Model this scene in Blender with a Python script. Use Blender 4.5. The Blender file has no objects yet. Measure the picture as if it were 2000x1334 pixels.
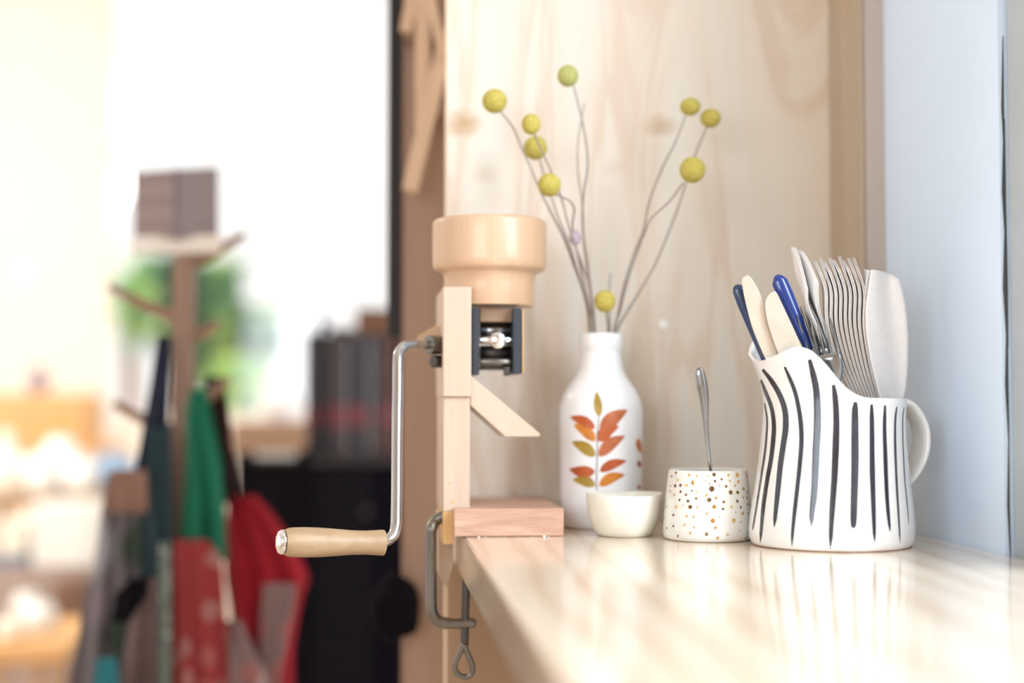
import bpy, bmesh, math, random
from mathutils import Vector, Matrix
from mathutils.bvhtree import BVHTree
random.seed(7)
S = bpy.context.scene
COL = S.collection
PI = math.pi

# ------------------------------------------------------------------ camera
ZC = 1.0                                   # height of the counter top
FPX = 2778.0                               # 50 mm lens on a 36 mm frame, in pixels of a 2000 px wide frame
YAW, PITCH = math.radians(5.86), math.radians(2.43)
CAM = Vector((0, 0, ZC + 0.125))
cd = bpy.data.cameras.new('camera'); cam = bpy.data.objects.new('camera', cd); COL.objects.link(cam)
cam.location = CAM; cam.rotation_euler = (PI/2 + PITCH, 0, -YAW)
cd.lens = 50; cd.sensor_width = 36; cd.clip_start = 0.05
cd.dof.use_dof = True; cd.dof.focus_distance = 1.245; cd.dof.aperture_fstop = 1.6
S.camera = cam
FWD = Vector((math.sin(YAW)*math.cos(PITCH), math.cos(YAW)*math.cos(PITCH), math.sin(PITCH)))
RGT = Vector((math.cos(YAW), -math.sin(YAW), 0)); UP = RGT.cross(FWD)

# ------------------------------------------------------------------ world, lights, exposure
S.view_settings.view_transform = 'Standard'; S.view_settings.look = 'None'
S.view_settings.gamma = 1; S.view_settings.use_curve_mapping = False
S.view_settings.exposure = 0.0
W = bpy.data.worlds.new('world'); S.world = W; W.use_nodes = True
bg = W.node_tree.nodes['Background']; bg.inputs[0].default_value = (1.0, 0.99, 0.98, 1); bg.inputs[1].default_value = 1.2

def area(name, loc, target, sx, sy, power, color):
    l = bpy.data.lights.new(name, 'AREA'); l.shape = 'RECTANGLE'; l.size = sx; l.size_y = sy; l.energy = power; l.color = color
    o = bpy.data.objects.new(name, l); COL.objects.link(o); o.location = loc
    o.rotation_euler = (Vector(target) - Vector(loc)).to_track_quat('-Z', 'Y').to_euler()
    return o
area('window_light', (1.25, 0.25, 1.80), (0.35, 1.25, 1.05), 1.0, 1.2, 60, (0.80, 0.90, 1.0))
area('side_fill_light', (-0.75, -0.45, 1.5), (0.5, 1.3, 1.1), 0.9, 0.9, 17, (0.80, 0.90, 1.0))  # unseen cool fill added to brighten the right-hand wall
area('far_wall_fill_light', (-2.2, 4.6, 2.9), (-2.2, 5.2, 1.0), 1.6, 1.2, 34, (1.0, 0.95, 0.88))  # added fill that brightens the cream far wall and the white ware
area('wares_fill_light', (-1.9, 3.0, 2.5), (-1.1, 4.3, .8), .5, .5, 45, (1.0, 0.95, 0.88))  # added fill for the fronts of the wares in the left corner
sl = bpy.data.lights.new('sun', 'SUN'); sl.energy = 4.0; sl.angle = math.radians(1.5); sl.color = (1.0, .93, .82)
so = bpy.data.objects.new('sun', sl); COL.objects.link(so); so.rotation_euler = (Vector((.28, -1, -.62))).to_track_quat('-Z', 'Y').to_euler()

# ------------------------------------------------------------------ helpers
def ray(px, py): return FWD + RGT*((px-1000)/FPX) - UP*((py-667)/FPX)
def at_d(px, py, d): return CAM + ray(px, py)*d                     # d: distance along the view axis
def at_z(px, py, z):
    r = ray(px, py); return CAM + r*((z-CAM.z)/r.z)
def at_y(px, py, y):
    r = ray(px, py); return CAM + r*(y/r.y)
def at_x(px, py, x):
    r = ray(px, py); return CAM + r*(x/r.x)
def interp(tab, v):
    if v <= tab[0][0]: return tab[0][1]
    for (a, b), (c, d) in zip(tab, tab[1:]):
        if v <= c: return b + (d-b)*(v-a)/(c-a)
    return tab[-1][1]
def smooth_line(pts, n=6):
    """Catmull-Rom through the points"""
    P = [Vector(p) for p in pts]; out = []
    for i in range(len(P)-1):
        a = P[i-1] if i else P[0]*2-P[1]; b = P[i]; c = P[i+1]; d = P[i+2] if i+2 < len(P) else P[-1]*2-P[-2]
        for k in range(n):
            t = k/n
            out.append(0.5*((2*b) + (c-a)*t + (2*a-5*b+4*c-d)*t*t + (3*b-a-3*c+d)*t**3))
    out.append(P[-1]); return out

class MB:
    def __init__(s): s.v = []; s.f = []; s.m = []
    def add(s, vs, fs, mi=0):
        o = len(s.v); s.v += [Vector(x) for x in vs]
        for f in fs: s.f.append([i+o for i in f]); s.m.append(mi)
        return s
    def hexa(s, p, mi=0):          # 8 corners: bottom 4 ccw, top 4 ccw
        return s.add(p, [(3,2,1,0),(4,5,6,7),(0,1,5,4),(1,2,6,5),(2,3,7,6),(3,0,4,7)], mi)
    def box(s, x0, x1, y0, y1, z0, z1, mi=0):
        return s.hexa([(x0,y0,z0),(x1,y0,z0),(x1,y1,z0),(x0,y1,z0),(x0,y0,z1),(x1,y0,z1),(x1,y1,z1),(x0,y1,z1)], mi)
    def prism(s, poly, off, mi=0):  # polygon of points extruded by a vector
        n = len(poly); off = Vector(off); vs = [Vector(p) for p in poly] + [Vector(p)+off for p in poly]
        fs = [tuple(range(n)), tuple(range(2*n-1, n-1, -1))] + [(i, i+n, (i+1) % n + n, (i+1) % n) for i in range(n)]
        return s.add(vs, fs, mi)
    def tube(s, pts, rad, n=12, mi=0, flat=None, cap=True):
        """rad: number or one per point; flat=(vector, factor) squashes along that vector"""
        P = [Vector(p) for p in pts]; m = len(P)
        R = rad if isinstance(rad, (list, tuple)) else [rad]*m
        T = [(P[min(i+1, m-1)]-P[max(i-1, 0)]).normalized() for i in range(m)]
        a = Vector((0, 0, 1)) if abs(T[0].z) < .9 else Vector((1, 0, 0))
        N = T[0].cross(a).normalized(); vs = []
        for i in range(m):
            N = (N - T[i]*N.dot(T[i])).normalized(); B = T[i].cross(N)
            for k in range(n):
                an = 2*PI*k/n; q = (N*math.cos(an) + B*math.sin(an))*R[i]
                if flat: q -= flat[0]*(q.dot(flat[0])*(1-flat[1]))
                vs.append(P[i]+q)
        fs = [(i*n+k, i*n+(k+1) % n, (i+1)*n+(k+1) % n, (i+1)*n+k) for i in range(m-1) for k in range(n)]
        if cap: fs += [tuple(range(n-1, -1, -1)), tuple(range((m-1)*n, m*n))]
        return s.add(vs, fs, mi)
    def lathe(s, prof, c, n=64, mi=0, axis=None):
        """prof: list of (radius, height) along axis from c"""
        c = Vector(c); ax = Vector(axis or (0, 0, 1)).normalized()
        e1 = ax.orthogonal().normalized(); e2 = ax.cross(e1); vs = []; fs = []
        if axis is None: e1, e2 = Vector((1, 0, 0)), Vector((0, 1, 0))
        for r, h in prof:
            r = max(r, 1e-5)
            for k in range(n):
                a = 2*PI*k/n; vs.append(c + ax*h + (e1*math.cos(a)+e2*math.sin(a))*r)
        m = len(prof)
        fs = [(i*n+k, i*n+(k+1) % n, (i+1)*n+(k+1) % n, (i+1)*n+k) for i in range(m-1) for k in range(n)]
        fs += [tuple(range(n-1, -1, -1)), tuple(range((m-1)*n, m*n))]
        return s.add(vs, fs, mi)
    def grid(s, rows, mi=0, flip=False):
        n = len(rows[0]); vs = [p for r in rows for p in r]
        fs = [(i*n+k, i*n+k+1, (i+1)*n+k+1, (i+1)*n+k) for i in range(len(rows)-1) for k in range(n-1)]
        if flip: fs = [f[::-1] for f in fs]
        return s.add(vs, fs, mi)
    def sphere(s, c, r, sub=2, mi=0, scale=(1, 1, 1), fn=None):
        bm = bmesh.new(); bmesh.ops.create_icosphere(bm, subdivisions=sub, radius=1)
        c = Vector(c); vs = []
        for v in bm.verts:
            k = fn(v.co) if fn else 1
            vs.append(c + Vector((v.co.x*scale[0], v.co.y*scale[1], v.co.z*scale[2]))*r*k)
        fs = [tuple(v.index for v in f.verts) for f in bm.faces]; bm.free()
        return s.add(vs, fs, mi)
    def build(s, name, mats, parent=None, origin=None, bevel=0, smooth=True, angle=35, solid=0, seg=2, sub=0, recalc=True):
        mats = mats if isinstance(mats, (list, tuple)) else [mats]
        if parent is not None: org = Vector(parent['_o'])
        elif origin is not None: org = Vector(origin)
        else:
            zs = min(v.z for v in s.v); org = Vector((sum(v.x for v in s.v)/len(s.v), sum(v.y for v in s.v)/len(s.v), zs))
        me = bpy.data.meshes.new(name); me.from_pydata([v-org for v in s.v], [], s.f)
        for m in mats: me.materials.append(m)
        for p, mi in zip(me.polygons, s.m): p.material_index = mi
        me.update()
        if recalc:
            bm = bmesh.new(); bm.from_mesh(me); bmesh.ops.recalc_face_normals(bm, faces=bm.faces); bm.to_mesh(me); bm.free()
        if smooth:
            me.shade_smooth(); me.set_sharp_from_angle(angle=math.radians(angle))
        o = bpy.data.objects.new(name, me); COL.objects.link(o)
        if parent is not None: o.parent = parent; o['_o'] = parent['_o']
        else: o.location = org; o['_o'] = tuple(org)
        if solid:
            md = o.modifiers.new('thickness', 'SOLIDIFY'); md.thickness = solid; md.offset = 0
        if bevel:
            md = o.modifiers.new('bevel', 'BEVEL'); md.width = bevel; md.segments = seg; md.limit_method = 'ANGLE'; md.angle_limit = math.radians(40)
        if sub:
            md = o.modifiers.new('sub', 'SUBSURF'); md.levels = sub; md.render_levels = sub
        return o

def tag(o, label, cat, group=None, kind=None):
    o['label'] = label; o['category'] = cat
    if group: o['group'] = group
    if kind: o['kind'] = kind
    return o
def thing(name, loc, label, cat, group=None):
    o = bpy.data.objects.new(name, None); COL.objects.link(o); o.location = loc; o['_o'] = tuple(loc)
    o.empty_display_size = .02
    return tag(o, label, cat, group)
def struct(o): o['kind'] = 'structure'; return o
def copy_tree(o, parent=None):
    c = o.copy(); COL.objects.link(c)
    if parent is not None: c.parent = parent
    for ch in list(o.children): copy_tree(ch, c)
    return c

# ------------------------------------------------------------------ materials
def nodes(name):
    m = bpy.data.materials.new(name); m.use_nodes = True
    nt = m.node_tree; return m, nt, nt.nodes['Principled BSDF']
def N(nt, t, **kw):
    n = nt.nodes.new(t)
    for k, v in kw.items(): setattr(n, k, v)
    return n
def coords(nt, scale=(1, 1, 1), rot=(0, 0, 0), loc=(0, 0, 0)):
    tc = N(nt, 'ShaderNodeTexCoord'); mp = N(nt, 'ShaderNodeMapping')
    mp.inputs['Scale'].default_value = scale; mp.inputs['Rotation'].default_value = rot; mp.inputs['Location'].default_value = loc
    nt.links.new(tc.outputs['Object'], mp.inputs['Vector']); return mp.outputs['Vector']
def noise(nt, vec, scale, detail=3, rough=.5, dist=0):
    n = N(nt, 'ShaderNodeTexNoise'); n.inputs['Scale'].default_value = scale; n.inputs['Detail'].default_value = detail
    n.inputs['Roughness'].default_value = rough; n.inputs['Distortion'].default_value = dist
    nt.links.new(vec, n.inputs['Vector']); return n.outputs['Fac']
def ramp(nt, fac, stops):
    r = N(nt, 'ShaderNodeValToRGB'); e = r.color_ramp.elements
    while len(e) < len(stops): e.new(.5)
    for el, (p, c) in zip(e, stops): el.position = p; el.color = (*c[:3], 1)
    nt.links.new(fac, r.inputs['Fac']); return r.outputs['Color']
def mix(nt, fac, a, b, mode='MIX'):
    m = N(nt, 'ShaderNodeMix', data_type='RGBA', blend_type=mode)
    for s_, v in ((0, fac), (6, a), (7, b)):
        if hasattr(v, 'links') or isinstance(v, bpy.types.NodeSocket): nt.links.new(v, m.inputs[s_])
        else: m.inputs[s_].default_value = v if s_ == 0 else (*v[:3], 1)
    return m.outputs[2]
def bump(nt, b, h, strength=.2, dist=.001):
    n = N(nt, 'ShaderNodeBump'); n.inputs['Strength'].default_value = strength; n.inputs['Distance'].default_value = dist
    nt.links.new(h, n.inputs['Height']); nt.links.new(n.outputs['Normal'], b.inputs['Normal'])
def mat(name, c, rough=.5, metal=0, coat=0, var=.06, vscale=30, sss=0, spec=None, bumps=0, bscale=200):
    """a surface of one colour with slight procedural mottling"""
    m, nt, b = nodes(name); v = coords(nt); f = noise(nt, v, vscale, 4)
    c2 = tuple(min(1, x*(1+var)) for x in c); c1 = tuple(x*(1-var) for x in c)
    nt.links.new(ramp(nt, f, [(.3, c1), (.7, c2)]), b.inputs['Base Color'])
    b.inputs['Roughness'].default_value = rough; b.inputs['Metallic'].default_value = metal
    b.inputs['Coat Weight'].default_value = coat; b.inputs['Coat Roughness'].default_value = .08
    if spec is not None: b.inputs['Specular IOR Level'].default_value = spec
    if sss:
        b.inputs['Subsurface Weight'].default_value = sss; b.inputs['Subsurface Scale'].default_value = .01
    if bumps: bump(nt, b, noise(nt, v, bscale, 3), bumps, .0006)
    return m
def wood(name, c1, c2, axis='Z', s=14, along=.07, rough=.45, coat=0, fine=.35, c3=None, rot=(0, 0, 0), dist=.6, coat_rough=.1):
    m, nt, b = nodes(name); k = {'X': 0, 'Y': 1, 'Z': 2}[axis]
    sc = [1, 1, 1]; sc[k] = along; v = coords(nt, tuple(sc), rot)
    big = noise(nt, v, s, 3, .5, dist); st = [(.33, c1), (.62, c2)]
    if c3: st.append((.75, c3))
    col = ramp(nt, big, st)
    sc2 = [1, 1, 1]; sc2[k] = .03; v2 = coords(nt, tuple(sc2), rot); fi = noise(nt, v2, s*14, 4, .6)
    dark = tuple(x*.86 for x in c2)
    col = mix(nt, ramp(nt, fi, [(.45, (0, 0, 0)), (.72, (fine,)*3)]), col, dark)
    nt.links.new(col, b.inputs['Base Color']); b.inputs['Roughness'].default_value = rough
    b.inputs['Coat Weight'].default_value = coat; b.inputs['Coat Roughness'].default_value = coat_rough
    bump(nt, b, fi, .15, .0004)
    return m

M = {}
# birch plywood: long wandering vertical figure, pinkish streaks, two soft knots
def plywood():
    m, nt, b = nodes('plywood')
    v = coords(nt, (1, 1, .16)); big = noise(nt, v, 9, 4, .55, 1.3)
    col = ramp(nt, big, [(.36, (.75, .695, .61)), (.47, (.74, .65, .55)), (.53, (.685, .56, .45)), (.56, (.74, .665, .57)), (.7, (.75, .71, .64))])
    v2 = coords(nt, (1, 1, .04)); fi = noise(nt, v2, 160, 4, .6)
    col = mix(nt, ramp(nt, fi, [(.45, (0, 0, 0)), (.75, (.25,)*3)]), col, (.76, .62, .50))
    for px, py, rx, rz, st_ in ((905, 240, .026, .019, 1), (1290, 245, .024, .015, .75), (950, 340, .02, .012, .25), (1200, 325, .018, .012, .2)):
        p = at_y(px, py, 1.485); vk = coords(nt, (1/rx, 1/.05, 1/rz), (0, 0, 0), (-p.x/rx, -p.y/.05, -p.z/rz))
        wob = N(nt, 'ShaderNodeVectorMath', operation='ADD'); nz = N(nt, 'ShaderNodeTexNoise'); nz.inputs['Scale'].default_value = 1.3; nt.links.new(vk, nz.inputs['Vector'])
        sub = N(nt, 'ShaderNodeVectorMath', operation='MULTIPLY_ADD'); nt.links.new(nz.outputs['Color'], sub.inputs[0]); sub.inputs[1].default_value = (1, 0, 1); nt.links.new(vk, sub.inputs[2])
        off = N(nt, 'ShaderNodeVectorMath', operation='SUBTRACT'); nt.links.new(sub.outputs[0], off.inputs[0]); off.inputs[1].default_value = (.5, 0, .5)
        ln = N(nt, 'ShaderNodeVectorMath', operation='LENGTH'); nt.links.new(off.outputs[0], ln.inputs[0])
        col = mix(nt, ramp(nt, ln.outputs['Value'], [(.1, (st_,)*3), (.95, (0, 0, 0))]), col, (.50, .34, .19))
    nt.links.new(col, b.inputs['Base Color']); b.inputs['Roughness'].default_value = .42
    bump(nt, b, fi, .1, .0003); return m
M['ply'] = plywood()
M['ply_edge'] = wood('plywood edge', (.86, .70, .50), (.78, .58, .38), 'Z', 60)
M['ply_shade'] = wood('plywood with painted shade', (.50, .39, .285), (.44, .335, .235), 'Z', 20, .05)  # darkened plywood: shade at the panel's right end put into the colour
M['filler'] = mat('white filler', (.93, .91, .88), .6)
def counter_mat():
    m, nt, b = nodes('varnished pine counter')
    v = coords(nt, (1, .16, 1), (0, 0, .12)); w = N(nt, 'ShaderNodeTexWave', wave_type='RINGS', rings_direction='Y')
    w.inputs['Scale'].default_value = 9; w.inputs['Distortion'].default_value = 7; w.inputs['Detail'].default_value = 2; w.inputs['Detail Scale'].default_value = 1.2
    nt.links.new(v, w.inputs['Vector'])
    col = ramp(nt, w.outputs['Fac'], [(.0, (.83, .715, .57)), (.7, (.79, .66, .505)), (.95, (.69, .53, .38))])
    fi = noise(nt, coords(nt, (1, .03, 1)), 180, 4, .6)
    col = mix(nt, ramp(nt, fi, [(.4, (0, 0, 0)), (.75, (.3,)*3)]), col, (.76, .60, .43))
    nt.links.new(col, b.inputs['Base Color']); b.inputs['Roughness'].default_value = .32
    b.inputs['Coat Weight'].default_value = 1; b.inputs['Coat Roughness'].default_value = .13
    bump(nt, b, noise(nt, coords(nt), 25, 3), .04, .002); return m
M['counter'] = counter_mat()
M['beech'] = wood('light beech', (.64, .43, .28), (.56, .36, .22), 'Z', 30, .05, .4, .2)
M['beech_pale'] = wood('pale beech', (.62, .48, .37), (.55, .41, .31), 'Z', 34, .05, .45, .1)
M['beech_dark'] = wood('golden beech edge', (.74, .48, .22), (.66, .40, .17), 'Z', 30, .05, .45)
M['base'] = wood('pink beech end grain', (.64, .41, .30), (.46, .26, .17), 'X', 85, .14, .5, rot=(0, .5, 0), fine=.8)
M['handle'] = wood('turned ash handle', (.42, .285, .165), (.34, .22, .12), 'X', 50, .06, .45, c3=(.30, .24, .18), fine=.5, dist=1.5)
M['white_glaze'] = mat('white matte ceramic', (.86, .86, .87), .35, coat=.3, var=.015)
M['jug_glaze'] = mat('warm white glaze', (.86, .85, .83), .22, coat=.5, var=.02, vscale=60)
M['jug_stripe'] = mat('charcoal blue brushed glaze', (.016, .016, .030), .25, coat=.6, var=.5, vscale=90)
M['clay'] = mat('raw clay foot', (.50, .34, .25), .8)
M['cream'] = mat('cream glaze', (.78, .75, .66), .45, coat=.25, var=.05, vscale=50)
M['pot'] = mat('white speckled porcelain', (.80, .78, .73), .15, coat=.6, var=.02)
M['gold'] = mat('gold lustre', (.80, .52, .20), .18, 1, var=.2, vscale=200)
M['gold_dark'] = mat('gold lustre with dark reflection', (.20, .115, .05), .3, .8, var=.2, vscale=200)  # same gold, with dark reflections put into the colour of some dots
M['steel'] = mat('brushed steel', (.30, .31, .32), .2, 1, var=.05)
M['dull_steel'] = mat('dull zinc steel', (.20, .185, .165), .36, 1, var=.12)
M['dark_steel'] = mat('blackened steel', (.10, .09, .085), .4, 1, var=.2)
M['crank'] = mat('worn nickel crank', (.50, .49, .50), .16, 1, var=.06)
M['chrome'] = mat('chrome', (.82, .82, .84), .08, 1, var=.01)
M['blade'] = mat('satin steel blade', (.80, .74, .66), .34, 1, var=.06, vscale=60)
M['blue'] = mat('royal blue plastic', (.008, .035, .22), .22, coat=.5, var=.05)
M['navy'] = mat('blue plastic with painted shade', (.02, .045, .12), .3, coat=.4, var=.05)  # the blue handle plastic, darkened to carry its shade in the colour
M['black_plastic'] = mat('black bracket paint', (.025, .03, .042), .45)
M['paper'] = mat('white paper napkin', (.86, .83, .81), .85, var=.03, vscale=250, bumps=.2, bscale=600, sss=0)
M['kraft_shade'] = mat('brownish napkin ply with gap shade', (.74, .66, .60), .9, var=.08, vscale=250)  # kraft tone that also stands for the shading in the napkin gaps
M['wall_blue'] = mat('white wall paint with cool light', (.69, .815, .98), .75, var=.012, vscale=8)  # white paint; the cool daylight on it is put into the colour
M['wall_taupe'] = mat('taupe trim paint', (.50, .42, .37), .7, var=.02)
M['jamb'] = mat('grey window jamb paint', (.42, .46, .50), .6, var=.03)
M['crack'] = mat('dark gap filler', (.05, .055, .05), .9)

# ------------------------------------------------------------------ setting
XL, XR, YW, YS = 0.089, 0.523, 1.485, 1.388       # counter's left end, wall on the right, plywood face, front of the trim strip
mb = MB(); mb.box(-4.5, 3, -1.5, 9, -.05, 0); struct(mb.build('floor', mat('pale timber floor', (.62, .50, .38), .5), smooth=False))
def pxX(px, y): return at_y(px, 785, y).x
struct(MB().box(-4.5, .75, -1.2, -1.1, 0, 2.999).build('wall_rear', mat('warm beige rear wall', (.70, .56, .43), .9), smooth=False))
mb = MB(); mb.box(-4.5, .75, -1.2, 6.52, 3.0, 3.1); struct(mb.build('ceiling', mat('white ceiling', (.88, .87, .84), .9), smooth=False))
xpl = pxX(872, YW)
mb = MB(); mb.box(xpl, XR+.02, YW, YW+.018, 0, 2.6)
mb.box(xpl-.0012, xpl, YW+.0005, YW+.0175, 0, 2.6, 1)
for (px, py, r) in ((1295, 633, .0048), (1680, 140, .0045)):
    mb.lathe([(0, 0), (r, 0), (r, .0012), (0, .0014)], at_y(px, py, YW+.0005), 20, 2, axis=(0, -1, 0))
struct(mb.build('wall_back', [M['ply'], M['ply_edge'], M['filler']], smooth=False, origin=(0, 0, 0)))
xt = pxX(1697, YS)
mb = MB(); mb.box(xt, XR+.02, YS, YW-.0005, 0, 2.6); struct(mb.build('trim_1', M['wall_taupe'], smooth=False, bevel=.001))
mb = MB(); mb.box(xt-.006, xt-.0002, YS+.002, YW-.0005, 0, 2.6); struct(mb.build('trim_4', M['ply_shade'], smooth=False, bevel=.0008))
yj = 1.126
mb = MB(); mb.box(XR, XR+.12, yj+.0015, YS+.1, 0, 2.6); struct(mb.build('wall_right', M['wall_blue'], smooth=False))
pts = [];
mb = MB(); mb.box(XR+.006, XR+.12, .98, yj-.0015, 0, 2.6); struct(mb.build('trim_2', M['jamb'], smooth=False, bevel=.002))
mb = MB(); mb.box(XR+.010, XR+.10, yj-.001, yj+.001, 0, 2.6)
for z, w in ((1.04, .0010), (1.14, .0013), (1.30, .0016), (1.22, .0019), (1.37, .0010)):
    mb.tube([(XR+.004, yj, z-.05), (XR+.003, yj+.0005, z), (XR+.004, yj, z+.06)], [w*.3, w, w*.3], 6)
struct(mb.build('trim_3', M['crack'], smooth=False))
# counter top: a 4 cm board with rounded front and end edges
mb = MB(); mb.box(XL, XR-.0005, .30, YW-.0005, ZC-.04, ZC)
c = tag(mb.build('counter_top', M['counter'], bevel=.004, seg=4), 'thick varnished pale pine counter top running along the plywood wall', 'counter')
# dark sheet over the plywood; the counter's shade is put into its colour
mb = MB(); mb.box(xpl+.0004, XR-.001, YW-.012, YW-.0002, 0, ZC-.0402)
struct(mb.build('wall_shade_panel', wood('under panel with painted shade', (.34, .21, .125), (.29, .175, .10), 'Z', 14), bevel=.001))

# ------------------------------------------------------------------ things on the counter
def base_at(px, py, r):
    f = at_z(px, py, ZC); d = (f-CAM); d.z = 0; d.normalize(); c = f + d*r; c.z = ZC; return c
def depth(p): return (Vector(p)-CAM).dot(FWD)
def hz(py, c, px=None):                    # world height of pixel row py in the plane of c
    d = depth(c); return at_d(px or 1000, py, d).z
def hit_decal(bvh, px, py, off):
    r = ray(px, py).normalized(); h = bvh.ray_cast(CAM, r)
    if h[0] is None: return None
    n = h[1]
    if n.dot(r) > 0: n = -n
    return h[0] + n*off, n
def bvh_of(mb): return BVHTree.FromPolygons([tuple(v) for v in mb.v], mb.f)
def ribbon(mb, bvh, pts, wid, mi, off=.00025, n=5):
    """a brush stroke laid on the surface the bvh describes; pts in pixels, wid(t) in pixels"""
    L = smooth_line([(x, y, 0) for x, y in pts], 7); rows = []
    for i, p in enumerate(L):
        a, b = L[max(i-1, 0)], L[min(i+1, len(L)-1)]; t = (b-a).normalized(); nn = Vector((-t.y, t.x, 0)); w = wid(i/(len(L)-1))
        row = [hit_decal(bvh, p.x+nn.x*w*(k/(n-1)-.5), p.y+nn.y*w*(k/(n-1)-.5), off) for k in range(n)]
        if any(q is None or q[1].dot(ray(p.x, p.y)) > -.03 for q in row):
            if len(rows) > 1: mb.grid(rows, mi)
            rows = []; continue
        rows.append([q[0] for q in row])
    if len(rows) > 1: mb.grid(rows, mi)

# ---- bottle vase
BV = base_at(1174, 1036, .0405); k = depth(BV)/FPX
prof = [(0, 1036), (72, 1036), (77, 1032), (79, 1020), (80, 960), (81, 880), (82, 815), (80, 793), (75, 776), (68, 763), (58, 748), (49, 735), (43.5, 722), (41, 706), (39.5, 690), (39.8, 684), (42, 680), (42.5, 664), (41.5, 654), (39, 651), (34, 652), (32, 660), (32, 700), (36, 720), (60, 760), (74, 810), (73, 1020), (0, 1024)]
zb = lambda y: hz(y, BV)
z0 = zb(1029)                               # the plane through the bottle's axis meets the counter higher up in the picture than its front rim
def map_prof(prof, c, ytop, ybot, htop):
    """pixel rows -> heights: ybot (front rim row) is the counter, ytop is htop above it"""
    kk = depth(c)/FPX
    return [(r*kk, (ybot-y)/(ybot-ytop)*htop) for r, y in prof]
htop = hz(651, BV) - ZC
P_ = map_prof(prof, BV, 651, 1036, htop)
mb = MB(); mb.lathe([(r, h) for r, h in P_], BV, 96)
bv = bvh_of(mb)
def leaf(px, py, qx, qy, w, mi, curve=0):
    """pointed leaf from its root (px,py) to its tip (qx,qy), painted on the bottle"""
    d = Vector((qx-px, qy-py, 0)); nn = Vector((-d.y, d.x, 0)).normalized()
    mid = Vector(((px+qx)/2, (py+qy)/2, 0)) + nn*curve
    ribbon(mb, bv, [(px, py), (mid.x, mid.y), (qx, qy)], lambda t: max(.4, 1.22*w*math.sin(PI*min(1, t**.8))**.8), mi, .0003, 5)
lf = lambda x, y: (1060+x/2.964, 630+y/2.964)
cols = [(.40, .075, .012), (.52, .17, .01), (.32, .05, .016), (.32, .20, .016), (.42, .11, .035)]
lm = [wood('painted leaf %d' % i, c_, tuple(min(1, x*1.25+.01) for x in c_), 'Z', 90, .8, .4, fine=.2) for i, c_ in enumerate(cols)]
M['stalk'] = mat('painted stalk', (.10, .085, .075), .5)
ribbon(mb, bv, [lf(326, 545), lf(316, 620), lf(316, 760), lf(312, 880), lf(313, 970)], lambda t: 2.0, 6, .00045)
for (a, b, w, mi, cu) in [((326,545),(312,400),14,4,0), ((303,612),(160,545),17,1,3), ((303,688),(180,590),18,2,5), ((303,775),(170,690),19,4,4), ((303,862),(155,848),19,1,-3), ((303,945),(175,910),17,4,4),
                       ((330,612),(430,505),14,5,3), ((325,690),(440,600),21,1,-7), ((335,640),(490,505),24,5,-6), ((325,775),(475,655),20,5,-5), ((330,862),(485,800),16,1,-4), ((328,945),(475,880),17,2,-5), ((552,670),(572,760),9,2,2), ((556,800),(566,840),7,3,1), ((552,700),(566,735),8,5,0), ((548,960),(566,945),6,3,0)]:
    leaf(*lf(*a), *lf(*b), w, mi, cu)
vase = mb.build('bottle_vase', [M['white_glaze']] + lm + [M['stalk']], origin=BV, angle=50)
tag(vase, 'white ceramic bottle vase painted with a sprig of orange autumn leaves', 'vase')

# ---- cream bowl
BB = base_at(1220, 1051, .026); hb = hz(964, BB)-ZC
prof = [(0, 1051), (48, 1051), (53, 1049), (60, 1038), (67, 1020), (72, 1000), (74.5, 980), (75, 966), (74, 963.5), (71.5, 964), (70.5, 972), (67, 1000), (58, 1030), (40, 1042), (0, 1043)]
mb = MB(); mb.lathe([(r*(depth(BB)/FPX), (1051-y)/(1051-963.5)*hb) for r, y in prof], BB, 72)
for v in mb.v:                               # thrown by hand: a slightly wavy rim
    t = (v.z-ZC)/hb; a = math.atan2(v.y-BB.y, v.x-BB.x); v.z += t*.0007*math.sin(2*a+1) 
tag(mb.build('small_bowl', M['cream'], origin=BB, angle=60), 'small empty cream glazed bowl between the bottle vase and the dotted pot', 'bowl')

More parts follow.
